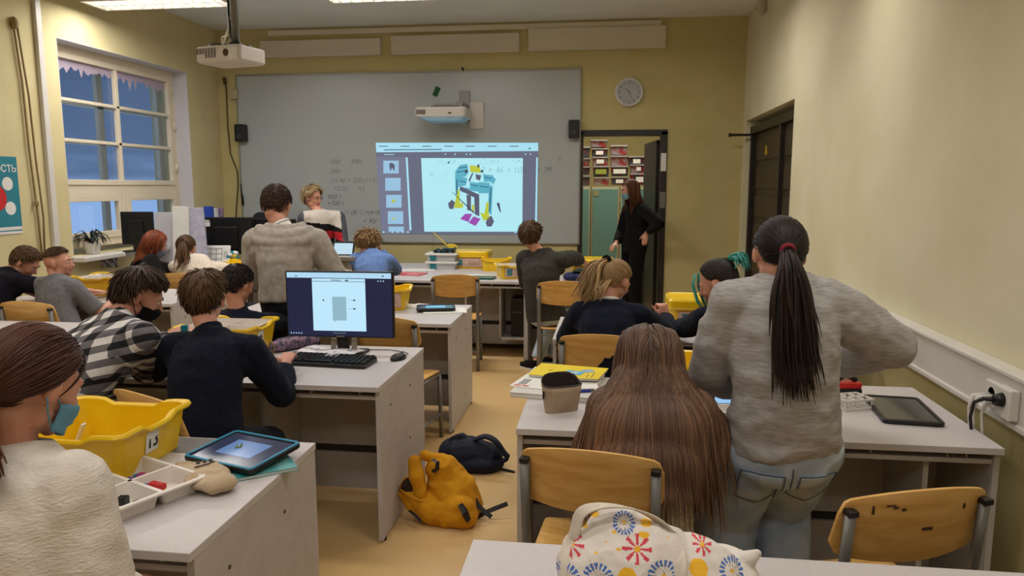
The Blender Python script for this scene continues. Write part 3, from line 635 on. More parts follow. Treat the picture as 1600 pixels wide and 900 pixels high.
def hairmat(name,c1,c2,c3=None):
    if name in MATS: return MATS[name]
    m=bpy.data.materials.new(name); m.use_nodes=True; t=m.node_tree; b=t.nodes['Principled BSDF']
    at=t.nodes.new('ShaderNodeAttribute'); at.attribute_name='tone'; rp=t.nodes.new('ShaderNodeValToRGB')
    rp.color_ramp.elements[0].color=srgb(*c1); rp.color_ramp.elements[1].color=srgb(*c2)
    if c3: e=rp.color_ramp.elements.new(.5); e.color=srgb(*c3)
    t.links.new(at.outputs['Fac'],rp.inputs[0]); t.links.new(rp.outputs[0],b.inputs['Base Color'])
    b.inputs['Roughness'].default_value=.5; b.inputs['Specular IOR Level'].default_value=.3
    MATS[name]=m; return m
SK=(.0765,.0955,.0915); SC=V((0,-.014,.026)); SKB=.116
def skv(d): return V((SK[0]*d.x,SK[1]*d.y,(SK[2] if d.z>0 else SKB)*d.z))
def sdir(az,el): a,e=R(az),R(el); return V((math.sin(a)*math.cos(e),math.cos(a)*math.cos(e),math.sin(e)))  # az 0 = face, + = right
def hairline(az,st):
    a=abs(((az+180)%360)-180); pts=st.get('line',[(0,42),(40,34),(62,14),(80,-4),(98,-2),(114,-34),(180,-50)])
    for (a0,e0),(a1,e1) in zip(pts,pts[1:]):
        if a0<=a<=a1: return e0+(e1-e0)*(a-a0)/(a1-a0)
    return pts[-1][1]
def hair(T,st,colliders,seed=1):
    """st: mode short|long|tail|bob, n, L, w, thick, line...  returns MB + tone list (world coordinates)"""
    rnd=random.Random(seed); m=MB(); tone=[]; th=st.get('thick',.012); W=T.to_3x3(); hs=W.col[0].length; Ti=T.inverted()
    # scalp cap
    nu,nv=40,26; vs=[];base=st.get('captone',.25)
    for i in range(nv+1):
        el=-90+180*i/nv
        for j in range(nu):
            az=-180+360*j/nu; k=max(0,min(1,(el-hairline(az,st)+4)/10)); k=k*k*(3-2*k); d=sdir(az,el)
            f=1-(.10 if d.z>0 else .24)*(1-k); r=skv(d)*f+d*(th*.75*k*(1+.12*noise.noise(d*5+V((seed,0,0)))))
            vs.append(T@(SC+r))
    fs=[]
    for i in range(nv):
        for j in range(nu): k=(j+1)%nu; fs.append((i*nu+j,i*nu+k,(i+1)*nu+k,(i+1)*nu+j))
    fs.append(tuple(range(nu))[::-1]); fs.append(tuple(nv*nu+j for j in range(nu)))
    m.add(vs,fs); tone+= [base*(.85+.3*rnd.random()) for _ in vs]
    crown=sdir(*st.get('crown',(175,62))); mode=st.get('mode','short'); n=st.get('n',320); L=st.get('L',.05); wd=st.get('w',.006)*st.get('wk',.58); n=int(n*st.get('nk',2.4)); ds=st.get('ds',.012)
    tie=None
    if 'tie' in st: d=sdir(*st['tie']); tie=SC+skv(d)+d*(th+st.get('tieout',.008))
    down=(W.inverted()@V((0,0,-1))).normalized()
    def shell(p,extra):
        q=p-SC; rr_=math.sqrt((q.x/(SK[0]+extra))**2+(q.y/(SK[1]+extra))**2+(q.z/((SK[2] if q.z>0 else SKB)+extra))**2)
        return SC+q/rr_ if rr_<1 else p
    def strand(p,dirf,steps,w,tn,extra,hang):
        pts=[p]; cur=None
        for i in range(steps):
            d=dirf(p,i); cur=d if cur is None else (cur*.55+d*.45).normalized()
            p=p+cur*ds; p=shell(p,extra)
            if hang and i>1:
                wp=T@p
                for a,b,r in colliders:
                    ab=b-a; tt=max(0,min(1,(wp-a).dot(ab)/max(ab.length_squared,1e-9))); c=a+ab*tt; dv=wp-c
                    if dv.length<r+.004: wp=c+(dv.normalized() if dv.length>1e-6 else V((0,-1,0)))*(r+.004)
                p=Ti@wp
            pts.append(p)
        wp=[T@q for q in pts]; N=len(wp); rs=[hs*w*(1 if i<N*.6 else max(.12,1-(i-N*.6)/(N*.4)))*(.6 if i==0 else 1) for i in range(N)]
        a=len(m.v); m.tube(wp,rs,5,flat=.55); tone.extend([min(1,max(0,tn+st.get('tipgrad',0)*((k//5)/N))) for k in range(len(m.v)-a)])
    cnt=0; tries=0
    for pl in st.get('locks',[]):
        for q in range(st.get('lockn',14)):
            jt=V((rnd.gauss(0,.006),rnd.gauss(0,.005),rnd.gauss(0,.004))); wp=[T@(V(x)+jt*(.5+i*.3)) for i,x in enumerate(pl)]; a=len(m.v); m.tube(wp,[hs*.0026]*(len(wp)-1)+[hs*.0008],5,flat=.6); tone.extend([st.get('locktone',.95)]*(len(m.v)-a))
    tc_=None
    while cnt<n and tries<n*12:
        tries+=1; z=rnd.uniform(-.75,1); az=rnd.uniform(-180,180); el=math.degrees(math.asin(z))
        if el<hairline(az,st)+1: continue
        d=sdir(az,el); p=SC+skv(d)+d*th*.2; cnt+=1
        tn=.12+.76*(.5+.5*noise.noise(p*22+V((seed,0,0))))*(.6+.8*rnd.random())*.75; ex=th*(.78+.34*rnd.random()); jit=V((rnd.gauss(0,1),rnd.gauss(0,1),rnd.gauss(0,1)))*st.get('messy',.12)
        if mode=='short':
            cv=st.get('comb'); 
            def f(q,i,jit=jit):
                g=(q-SC).normalized(); t=(g-crown*(1 if g.dot(crown)>-.9 else .5)); t=t-g*t.dot(g)
                if t.length<.05: t=V((0,1,0))-g*g.y
                t=t.normalized()
                if cv: t=(t*.5+V(cv)).normalized()
                return (t+g*st.get('lift',.08)+jit+down*.15).normalized()
            strand(p,f,max(2,int(min(L,R(el-hairline(az,st))*.095+st.get('over',.012))*(.8+.4*rnd.random())/ds)),wd*(.7+.5*rnd.random()),tn,ex,False)
        elif mode=='tail':
            def f(q,i,jit=jit):
                t=(tie-q); 
                return (t.normalized()+jit*.3) if t.length>.012 else t.normalized()*.2+V((0,-.3,0))
            k=int((tie-p).length*1.12/ds)+1
            strand(p,f,k,wd*(.7+.4*rnd.random()),tn*.8,ex*.9,False)
        else:
            part=st.get('part',0.0)
            def f(q,i,jit=jit,sx=(1 if p.x>part else -1),p0x=p.x+rnd.gauss(0,.012)):
                g=(q-SC); gn=g.normalized()
                if gn.z>.15 and abs(g.x)<.085: 
                    side=V(st.get('sidev',(.8,-.35,-.25))); side.x*=sx; t=side-gn*side.dot(gn)
                    if t.length<.05: t=V((sx,0,0))
                    return (t.normalized()+down*.35+jit*.5).normalized()
                o_=0 if gn.z>-.2 and q.z>-.06 else max(-1,min(1,p0x/.06))
                return (down*st.get('grav',1)+jit*.5+V(st.get('sweep',(0,0,0)))+V((o_*st.get('spread',0),0,0))).normalized()
            Lk=L*(.72+.4*rnd.random())
            if p.y>.055 and st.get('faceopen',True):
                if abs(p.x)<.02: continue
            strand(p,f,int(Lk/ds),wd*(.7+.5*rnd.random()),tn,ex,True)
    if tie is not None:
        td=st.get('tail',dict(n=70,L=.3,spread=.02,curve=(0,-.4,0)))
        for k in range(int(td['n']*2.2)):
            a=rnd.uniform(0,2*PI); rr_=math.sqrt(rnd.random()); o=V((math.cos(a)*rr_,0,math.sin(a)*rr_))*td.get('r0',.012)
            cv=V(td['curve']); sx=math.cos(a)*rr_; sp_=td['spread']; LL=td['L']*(.42+.66*rnd.random()**.7); jit=V((rnd.gauss(0,1),rnd.gauss(0,1),rnd.gauss(0,1)))*td.get('messy',.05)
            ns=int(LL/ds); dv=V(td.get('drift',(0,0,0)))
            wxy=W.inverted()
            def f(q,i,sx=sx,jit=jit):
                b=max(0,1-i*ds/.10); return (down*1.0+cv*b*1.6+V((sx*sp_*(2.2 if i*ds<.12 else .5),0,0))+(wxy@dv).normalized()*dv.length*(i/ns if ns else 0)+jit).normalized()
            strand(tie+o,f,ns,st.get('w',.006)*td.get('wf',1)*(.7+.5*rnd.random()),td.get('tone',0)+(1-td.get('tone',0))*rnd.random(),0.004,True)
    return m,tone,(T@tie if tie is not None else None)
def person(label,H,yaw=0,pitch=0,roll=0,S=None,syaw=0,P=None,pyaw=None,s=.92,hs=.97,sit=True,group=None,
           wL=None,wR=None,eL=None,eR=None,hLd=None,hRd=None,curl=22,curlR=None,top=None,bot=None,hairst=None,hairmt=None,feet=None,vox=.0065,
           skinm=None,brow=True,mask=None,seed=1,knees=None,hem=None,hunch=.03,fem=0,sw=.165,name='person',feetyaw=None,lips=True,wid=.90,lift=.17):
    H=V(H);S=V(S);P=V(P); S=S+(H-S)*lift; pyaw=syaw if pyaw is None else pyaw
    org=V((P.x,P.y,0)); root=thing(name,label,'person',org,0,group); skm=skinm or skin
    F=fwdv(syaw); Rv=V((F.y,-F.x,0)); FP=fwdv(pyaw); RP=V((FP.y,-FP.x,0))
    hm=headm(yaw,pitch,roll); T=Matrix.Translation(H)@(hm*hs).to_4x4()
    shr=top.get('shroll',0) if top else 0
    sR=S+Rv*sw*s+V((0,0,-.036-shr)); sL=S-Rv*sw*s+V((0,0,-.036+shr)); 
    hR=P+RP*.085*s; hL=P-RP*.085*s
    spine=(S-P); up=spine.normalized()
    back=-F
    def sp(t): 
        b=4*t*(1-t); return P+spine*t+back*hunch*b
    # ---- arms
    la,lf=.285*s,.245*s
    def arm(sh,w,e,side):
        if w is None: w=sh+V((0,0,-1))*(la+lf)*.9+F*.12+Rv*side*.06
        w=V(w); pole=V(e) if e is not None else sh+V((0,0,-.3))+Rv*side*.25-F*.1
        return ik(sh,w,la,lf,pole)
    ER,WR=arm(sR,wR,eR,1); EL,WL=arm(sL,wL,eL,-1)
    # ---- legs
    lt,lc=.42*s,.40*s; legs=[]
    fy=pyaw if feetyaw is None else feetyaw; FF=fwdv(fy)
    for side,h in ((1,hR),(-1,hL)):
        if sit:
            k=V(knees[0 if side>0 else 1]) if knees else None
            an=V(feet[0 if side>0 else 1]) if feet else h+FP*(lt*.95)+RP*side*.05; 
            if not feet: an.z=.075
            kn,an=ik(h,an,lt,lc,h+FP*1.0+V((0,0,.6)) if k is None else k)
        else:
            an=V(feet[0 if side>0 else 1]) if feet else V((h.x,h.y,.075))
            kn,an=ik(h,an,lt*1.0,lc*1.04,h+FP*1.0+V((0,0,-.3)))
        legs.append((h,kn,an))
    def ring(c,u,wx,dy,n=20,rv=None):
        rv=rv or Rv; rv=(rv-u*rv.dot(u)).normalized(); fv=u.cross(rv).normalized()
        return [c+rv*(math.cos(2*PI*k/n)*wx)+fv*(math.sin(2*PI*k/n)*dy) for k in range(n)]
    def torso(m,inf=0,tlow=-.16,belly=0,chest=0,wide=0,topn=True):
        rr_=[]; 
        prof=[(-.20,.10,.085),(-.12,.158,.112),(.0,.162,.118),(.22,.142,.102),(.42,.136,.100),(.62,.150,.112),(.80,.158,.112),(.93,.150,.092),(1.0,.118,.074),(1.06,.082,.062),(1.11,.058,.054)]
        for t,wx,dy in prof:
            if t<tlow-.001: continue
            c=sp(max(0,min(1,t)))+ (up*(t-1)*spine.length if t>1 else (up*t*spine.length if t<0 else V((0,0,0))))
            rvx=RP.lerp(Rv,max(0,min(1,t))); e=inf+(wide*(1-abs(t-.15)*1.1) if t<.95 else 0)
            if t>=.93: e=inf*.8
            k_=wid if t<.9 else 1
            rr_.append(ring(c,up,wx*s*k_+max(0,e),dy*s*k_+max(0,e*.8),rv=rvx))
        m.loft(rr_)
    # ---- body
    m=MB(); torso(m)
    nb=S+up*.0; nk=T@V((0,-.030,-.055))
    m.tube([nb-up*.05,nb.lerp(nk,.35),nk,T@V((0,-.02,.0))],[.062*s,.050*hs,.050*hs,.05*hs],14,round_ends=True)
    head_solid(m,T,fem=fem)
    m.T=T; m.ell((0,-.048,-.050),(.046,.042,.055)); m.T=None
    for sh,el,w_,side in ((sR,ER,WR,1),(sL,EL,WL,-1)):
        m.tube([nb,sh],[.045*s,.046*s],12,round_ends=True)
        m.tube([sh,sh.lerp(el,.4),el],[.048*s,.043*s,.036*s],12,round_ends=True)
        m.tube([el,el.lerp(w_,.3),w_],[.037*s,.038*s,.025*s],12,round_ends=True)
    hs_=.93*s if s>.9 else .86
    for w_,el,side,dd,cu in ((WR,ER,1,hRd,curlR if curlR is not None else curl),(WL,EL,-1,hLd,curl)):
        fa=(w_-el).normalized(); d=(V(dd[0]) if dd else fa*.8+F*.3); nr=V(dd[1]) if dd else V((0,0,1)); hand(m,w_,d,nr if abs(nr.normalized().dot(d.normalized()))<.95 else Rv*side,cu,hs_,side)
    for h,kn,an in legs:
        m.tube([h,h.lerp(kn,.4),kn],[.080*s,.070*s,.052*s],12,round_ends=True); m.tube([kn,kn.lerp(an,.3),an],[.050*s,.050*s,.034*s],12,round_ends=True)
        m.tube([an+V((0,0,-.02)),an+FF*.12*s+V((0,0,-.045))],[.034*s,.026*s],10,round_ends=True)
    me=bake(m,'body',vox,5)
    Ti=T.inverted()
    if lips:
        idx=[0]*len(me.polygons)
        for i,p in enumerate(me.polygons):
            q=Ti@p.center
            if abs(q.x)<.023 and -.068<q.z<-.046 and q.y>.078: idx[i]=1
        me.polygons.foreach_set('material_index',idx)
    # eyes, brows joined as extra islands
    b=bmesh.new(); b.from_mesh(me); e=MB(); e.T=T
    for sd in (-1,1):
        e.cur=2; e.ell((sd*.031,.0765,.006),(.0115,.0105,.0075)); e.cur=3; e.ell((sd*.031,.0815,.006),(.0055,.0065,.0058),nu=10,nv=8)
        if brow:
            e.cur=4; e.tube([(sd*.014,.0925,.024),(sd*.030,.0900,.029),(sd*.046,.0790,.024)],[.003,.0035,.0018],6)
    em_=e.mesh('tmp'); b.from_mesh(em_); b.to_mesh(me); b.free(); bpy.data.meshes.remove(em_)
    me.polygons.foreach_set('use_smooth',[True]*len(me.polygons))
    body=put(me,'body',[skm,lipm,eyew,iris,hairmt or iris],root,org)
    # ---- top garment
    coll=[]
    if top:
        inf=top.get('inf',.016); sl=top.get('sleeve',1.0); m=MB()
        torso(m,inf,top.get('hem',-.12),wide=top.get('wide',0))
        cu=top.get('cuff',.008)
        for sh,el,w_,side in ((sR,ER,WR,1),(sL,EL,WL,-1)):
            m.tube([nb-up*.01,nb.lerp(sh,.5),sh],[.045*s+inf*.5,.046*s+inf*.7,.050*s+inf],12,round_ends=True)
            q=sh-up*.06*s-Rv*side*.035; m.ell(q,(.05*s+inf,.05*s+inf,.07*s))
            if sl<=.5:
                e_=sh.lerp(el,sl*2); m.tube([sh,e_],[.050*s+inf,.044*s+inf*1.25],14); 
            else:
                m.tube([sh,sh.lerp(el,.5),el],[.050*s+inf,.047*s+inf*1.15,.041*s+inf*1.1],14,round_ends=True)
                f_=(sl-.5)*2; we=el.lerp(w_,min(1,f_)*.97)
                m.tube([el,el.lerp(we,.4),el.lerp(we,.93),we],[.041*s+inf*1.1,.041*s+inf,.030*s+inf*.7,.027*s+cu],14,round_ends=False)
                if top.get('ribcuff',True): m.tube([el.lerp(we,.86),el.lerp(we,.94)],[.032*s+inf*.9,.029*s+cu+.003],14)
        if top.get('collar',.0):
            m.tube([nb+(nk-nb)*.10,nb+(nk-nb)*(.10+top['collar'])],[.060*s+inf*.3,.053*hs+.006],18)
        if top.get('hemband'):
            c=sp(0)+up*top.get('hem',-.12)*spine.length; 
        if top.get('extra'): top['extra'](m,dict(S=S,sp=sp,F=F,Rv=Rv,up=up,T=T,nb=nb,nk=nk,s=s,sR=sR,sL=sL))
        me=bake(m,'top',top.get('vox',max(vox,.007)),top.get('it',4))
        wrinkle(me,top.get('wr',.006),top.get('wf',(10,10,7)),seed,top.get('wr2',.0012),top.get('wf2',34))
        if top.get('under'):
            m2=MB(); m2.tube([nb+(nk-nb)*.05,nb+(nk-nb)*(top.get('underh',.42))],[.062*s+.004,.0535*hs+.005],20,cap=False); m2.tube([nb+(nk-nb)*(top.get('underh',.42)),nb+(nk-nb)*(top.get('underh',.42)-.08)],[.0535*hs+.005,.058*hs+.007],20,cap=False); put(m2.mesh('shirt_collar',smooth=True),'shirt_collar',[top['under']],root,org)
        if top.get('paint'):
            ctx=dict(S=S,P=P,F=F,Rv=Rv,up=up,T=T,Ti=Ti,sR=sR,sL=sL,ER=ER,EL=EL,WR=WR,WL=WL); me.polygons.foreach_set('material_index',[top['paint'](p.center,ctx) for p in me.polygons])
        put(me,top.get('name','sweater'),top['mat'],root,org)
        coll=[(nk,nb+up*.02-F*.02,.072),(sR,sL,.060*s+inf),(sp(.80)+Rv*.06,sp(.80)-Rv*.06,.112*s+inf),(sp(.55)+Rv*.05,sp(.55)-Rv*.05,.115*s+inf),(sp(.25)+Rv*.05,sp(.25)-Rv*.05,.112*s+inf+top.get('wide',0)*.8),(sR,ER,.05*s+inf),(sL,EL,.05*s+inf),(nb,nk,.06)]
    # ---- trousers / skirt
    if bot:
        inf=bot.get('inf',.012); m=MB()
        rr_=[]
        for t,wx,dy in ((-.2,.10,.085),(-.12,.160,.115),(0,.165,.122),(.12,.155,.112)): rr_.append(ring(P+up*t*spine.length,up,wx*s*bot.get('wid',wid)+inf*.6,dy*s*bot.get('wid',wid)+inf*.6,rv=RP))
        m.loft(rr_)
        for h,kn,an in legs:
            we=kn.lerp(an,bot.get('len',.93)); 
            m.tube([h,h.lerp(kn,.35),kn],[.088*s*wid+inf,.076*s*wid+inf,.056*s+inf*1.2],16,round_ends=True); m.tube([kn,kn.lerp(we,.3),we],[.056*s+inf*1.2,.052*s+inf*bot.get('loose',1.1),.040*s+inf*bot.get('loose',1.1)],16)
        me=bake(m,'bottom',max(vox,.008),4); wrinkle(me,bot.get('wr',.005),(11,11,9),seed+5,.001)
        bo=put(me,bot.get('name','trousers'),bot['mat'],root,org); root['_b']=1
        if bot.get('after'): bot['after'](bo,root,org,dict(P=P,F=FP,R=RP,up=up,legs=legs,s=s))
    # ---- shoes
    sm=(bot or {}).get('shoe',M('shoe_dark',(40,38,40),.6,var=.1,vs=20))
    for (h,kn,an),side in zip(legs,(1,-1)):
        m=MB(); T2=Matrix.Translation(V((an.x,an.y,0)))@Matrix.Rotation(math.atan2(-FF.x,FF.y),4,'Z'); pz=max(0,an.z-.075)
        m.T=T2@Matrix.Translation((0,0,pz))
        def fo(z,g): return [(math.cos(2*PI*k/20)*(.043 if math.sin(2*PI*k/20)>-.3 else .036)*g*s,(.045+math.sin(2*PI*k/20)*.135*(.98+.02*g))*s,z) for k in range(20)]
        m.loft([fo(.0,.98),fo(.012,1.02),fo(.028,1.0),fo(.05,.86)]); m.ell((0,.0,.06),(.040*s,.058*s,.045)); m.ell((0,.07*s,.045),(.038*s,.08*s,.034))
        sme=bake(m,'shoe',.007,3); so_=put(sme,'shoe',[sm],root,org)
        m=MB(); m.T=T2@Matrix.Translation((0,0,pz)); m.loft([fo(.0,1.03),fo(.018,1.06)]); sole=m.mesh('sole'); put(sole,'sole',[paper if (bot or {}).get('whitesole') else blackp],so_,org)
    # ---- hair
    if hairst:
        if hairst.get('guide'):
            for tq in (.15,.35,.55,.75,.95):
                c_=(T@V((0,-.03,-.02))).lerp(S-F*.035+V((0,0,-.06)),tq); w_=.115*tq; coll.append((c_+Rv*w_,c_-Rv*w_,.080))
        hmesh,tone,tie=hair(T,hairst,coll,seed)
        hme=hmesh.mesh('hair',smooth=True,recalc=False); at=hme.attributes.new('tone','FLOAT','POINT'); at.data.foreach_set('value',(tone+[.5]*len(hme.vertices))[:len(hme.vertices)])
        ho=put(hme,'hair',[hairmt],root,org)
        if tie is not None and hairst.get('tiemat'):
            m=MB(); c=tie; ax=(T.to_3x3()@V((0,-1,-.5))).normalized(); q=ax.to_track_quat('Z','Y').to_matrix()
            for k in range(24):
                pass
            rr_=[]
            R0=hairst.get('tier',.017); 
            tor=[]
            for i in range(20):
                a=2*PI*i/20; cc=V((math.cos(a)*R0,math.sin(a)*R0,0)); tor.append([c+q@(cc*(1+math.cos(2*PI*j/8)*.45)+V((0,0,math.sin(2*PI*j/8)*R0*.55*hairst.get('tieh',1)))) for j in range(8)])
            tor.append(tor[0]); m.loft(tor,cap=False); put(m.mesh('hair_tie',smooth=True),'hair_tie',[hairst['tiemat']],ho,org)
    if mask:
        m=MB(); m.T=T; rows=[]
        for i in range(9):
            z=-.018-.082*i/8; row=[]
            for j in range(13):
                u=-1+2*j/12; a=u*R(78); zz=z+.012*abs(u)*(1 if i>4 else -1)*(abs(i-4)/4)
                ry=.098 if i<1 else (.112 if i<4 else (.106 if i<6 else .094)); ry-=.0
                row.append(V((math.sin(a)*.064,.008+math.cos(a)*(ry-.008),zz)))
            rows.append(row)
        def grid(rows,th):
            A=[p for r_ in rows for p in r_]; B=[p+V((p.x,p.y,0)).normalized()*th for p in A]; n=len(rows[0]); k=len(rows); o=len(A); fs=[]
            for i in range(k-1):
                for j in range(n-1): a=i*n+j; fs+=[(a,a+1,a+n+1,a+n),(o+a,o+a+n,o+a+n+1,o+a+1)]
            per=[j for j in range(n)]+[i*n+n-1 for i in range(1,k)]+[(k-1)*n+j for j in range(n-2,-1,-1)]+[i*n for i in range(k-2,0,-1)]
            for q in range(len(per)): a,b_=per[q],per[(q+1)%len(per)]; fs.append((a,o+a,o+b_,b_))
            return A+B,fs
        m.add(*grid(rows,.003)); 
        for sd in (-1,1):
            m.tube([(sd*.062,.03,-.03),(sd*.078,.0,-.012),(sd*.084,-.018,.012)],.002,6); m.tube([(sd*.062,.03,-.085),(sd*.072,.0,-.05),(sd*.084,-.02,-.02)],.002,6)
        put(m.mesh('face_mask',smooth=True),'face_mask',[mask],root,org)
    return root,dict(T=T,Ti=Ti,body=body,org=org)
def fabric(name,c,c2=None,vs=60,bump=.25,bs=350,rough=.95,sheen=.03,**k): return M(name,c,rough,c2=c2,var=0 if c2 else .12,vs=vs,bump=bump,bs=bs,sheen=sheen,spec=.2,**k)
hb_brown=hairmat('hair_brown',(30,20,16),(86,58,40)); hb_dark=hairmat('hair_dark',(16,11,10),(50,34,28)); hb_mid=hairmat('hair_light_brown',(44,30,20),(118,86,56))
hb_blond=hairmat('hair_blond',(110,82,52),(206,172,122)); hb_red=hairmat('hair_red',(84,36,18),(160,82,44)); hb_chest=hairmat('hair_chestnut',(50,37,31),(176,134,100),(94,70,56))
hb_teal=hairmat('hair_teal',(36,28,24),(64,168,158),(52,46,40)); hb_sandy=hairmat('hair_sandy',(96,70,44),(176,138,92))
navy=fabric('navy_knit',(17,23,40),(12,16,30)); blackf=fabric('black_cloth',(16,15,17),(10,10,12)); creamk=fabric('cream_knit',(222,210,196),(206,192,176),bump=.5,bs=160)
jeans=fabric('blue_denim',(182,194,208),(150,168,190),vs=9,bump=.3,bs=420); greyj=fabric('dark_trousers',(40,42,50),(30,32,40))
heather=fabric('grey_heather',(178,174,172),(156,152,151),vs=26,stretch=(1,1,6),bump=.3,bs=260); hoodg=fabric('hoodie_grey',(176,168,159),(162,154,145),vs=30)
SHORT=dict(mode='short',n=420,L=.045,w=.0055,thick=.012)
# 1 standing girl, grey sweater and jeans
def pockets(bo,root,org,c):
    me=bo.data; bvh=BVHTree.FromPolygons([v.co for v in me.vertices],[p.vertices for p in me.polygons])
    Fv,Rv_=c['F'],c['R']; seamm=M('denim_seam',(70,84,108),.9,var=.1,vs=50)
    def proj(u,z,off): 
        o=c['P']-org+Rv_*u-Fv*.5+V((0,0,z)); h=bvh.ray_cast(o,Fv); return (h[0]-Fv*off) if h[0] else None
    for sx in (-1,1):
        cx=sx*.085; outl=[(-.062,-.045),(.062,-.045),(.060,-.16),(.0,-.185),(-.060,-.16)]
        N=10; top_=[];bt=[]
        vs=[];fs=[];ok=True
        for i in range(N+1):
            v=i/N; 
            for j in range(N+1):
                u=-1+2*j/N; z=-.045-(.115+.025*(1-abs(u)))*v; q=proj(cx+u*.062,z,.004)
                if q is None: ok=False; break
                vs.append(q)
            if not ok: break
        if not ok: continue
        o=len(vs); vs+= [q+Fv*.006 for q in vs]; n=N+1
        for i in range(N):
            for j in range(N): a=i*n+j; fs+=[(a,a+1,a+n+1,a+n),(o+a,o+a+n,o+a+n+1,o+a+1)]
        per=[j for j in range(n)]+[i*n+N for i in range(1,n)]+[N*n+j for j in range(N-1,-1,-1)]+[i*n for i in range(N-1,0,-1)]
        for q in range(len(per)): a,b_=per[q],per[(q+1)%len(per)]; fs.append((a,o+a,o+b_,b_))
        m=MB(); m.add(vs,fs); x=m.build('back_pocket',bo.data.materials[0],bo,smooth=True)
        m=MB(); pp_=[vs[i]-Fv*.0015 for i in per]; m.tube(pp_+[pp_[0]],.0016,5); m.build('pocket_seam',seamm,x)
    m=MB(); pts=[proj(0,z,.002) for z in [-.02-.012*k for k in range(16)]]; pts=[q for q in pts if q]
    if len(pts)>3: m.tube(pts,.0022,5); m.build('centre_seam',seamm,bo)
Y0=2.40
person('person standing at right in grey sweater and pale jeans with long dark ponytail',
  U(1217,398,Y=Y0+.02),3,-14,3,S=U(1222,468,Y=Y0),syaw=2,P=U(1222,700,Y=Y0-.0),s=.95,hs=.94,sit=False,sw=.148,wid=.84,
  wR=U(1305,572,Y=2.64),eR=U(1520,570,Y=2.44),wL=U(1160,600,Y=2.66),eL=U(1085,585,Y=2.42),
  hRd=((-.6,.6,-.4),(0,.2,1)),hLd=((.3,.9,-.3),(0,.2,1)),
  feet=(V((.64,2.58,.075)),V((.40,2.42,.075))),
  top=dict(under=M('collar_pink',(216,188,180),.8),mat=heather,inf=.030,hem=-.10,wide=.030,collar=.22,wr=.017,wf=(6,6,9),wr2=.0018,vox=.0075,cuff=.012,it=5),
  bot=dict(mat=jeans,name='jeans',inf=.040,loose=1.25,wid=.95,wr=.009,after=pockets),
  hairst=dict(mode='tail',n=420,w=.005,thick=.010,tie=(-176,-14),tiemat=M('tie_red',(130,20,44),.8,var=.2,vs=50),captone=.2,tail=dict(n=170,L=.47,spread=.11,curve=(0,-.5,0),r0=.018,messy=.05,drift=(.13,-.02,0),wf=1.2),ds=.016),hairmt=hb_dark,seed=3,fem=1,vox=.006)
# 2 long-haired girl sitting in front of her
person('person seated in fluffy cream sweater with very long straight brown hair down the back',
  U(1014,566,Y=2.42),0,-26,0,S=U(1020,640,Y=2.34),syaw=0,P=V((.12,2.28,.54)),s=.88,hs=.94,hunch=.04,sw=.148,
  wR=V((.33,2.62,.765)),eR=U(1230,800,Y=2.30),wL=V((-.02,2.66,.765)),eL=U(900,790,Y=2.30),
  top=dict(mat=fabric('fluffy_cream',(206,192,166),(184,168,140),vs=50,bump=.9,bs=140),inf=.022,hem=-.14,wide=.02,collar=.1,wr=.008,wr2=.004,wf2=70,cuff=.01),
  bot=dict(mat=blackf,inf=.008),
  hairst=dict(mode='long',n=800,L=.60,w=.0085,thick=.016,ds=.022,messy=.05,sweep=(0,-.05,0),captone=.3,tipgrad=.25,part=0,spread=.13,guide=1,sidev=(.35,-.9,-.2)),hairmt=hb_chest,seed=4,fem=1)
# 3 near girl, left edge
person('person nearest the camera at left edge in cream knit sweater, brown hair tied low',
  U(52,600,Y=1.38),-16,-24,2,S=U(8,756,Y=1.33),syaw=-8,P=V((-1.18,1.24,.58)),s=1.0,hs=.98,sw=.150,
  wR=V((-1.10,1.50,.66)),eR=V((-.92,1.18,.5)),wL=V((-1.28,1.66,.66)),eL=V((-1.5,1.25,.7)),
  top=dict(mat=fabric('ribbed_cream',(220,212,202),(206,198,186),vs=16,bump=.7,bs=90,stretch=(1,1,2.5)),inf=.030,hem=-.14,wide=.02,collar=.16,wr=.009,wr2=.0016,it=14),
  bot=dict(mat=greyj),mask=M('mask_blue',(96,150,176),.8,var=.1,vs=30),
  hairst=dict(mode='tail',n=520,w=.0055,thick=.013,tie=(176,-36),locks=[[(x,-.088,-.045),(x*1.15,-.108,-.085),(x*1.25-.004,-.118,-.135),(x*1.2-.01,-.125,-.19)] for x in (-.06,-.045,-.03,-.015,0,.015,.03,.042)],lockn=26,locktone=.62,tail=dict(n=420,L=.17,spread=.35,curve=(0,-.35,0),r0=.034,messy=.05,wf=.75),captone=.25,ds=.014,line=[(0,42),(40,34),(62,14),(80,-4),(98,-2),(112,-34),(180,-52)]),hairmt=hairmat('hair_auburn',(38,22,16),(104,56,36)),seed=5,fem=1,vox=.006)
# 4 navy sweater boy
person('person seated in dark navy sweater at the monitor desk, seen from behind',
  U(322,466,Y=2.96),2,-10,2,S=U(332,546,Y=2.86),syaw=2,P=V((-1.60,2.72,.55)),s=.93,hs=.97,sw=.175,
  wR=U(447,566,Y=3.20),eR=U(432,600,Y=3.0),wL=U(282,540,Y=3.22),eL=U(215,600,Y=2.95),
  top=dict(mat=navy,inf=.020,hem=-.12,wide=.014,collar=.36,sleeve=.93,wr=.007,cuff=.004),bot=dict(mat=greyj),
  hairst=dict(mode='short',n=560,L=.075,w=.006,thick=.014,messy=.10,lift=.04,over=.008,line=[(0,36),(40,30),(62,22),(80,28),(100,24),(114,-32),(180,-48)],captone=.3),hairmt=hb_mid,seed=6,vox=.006)
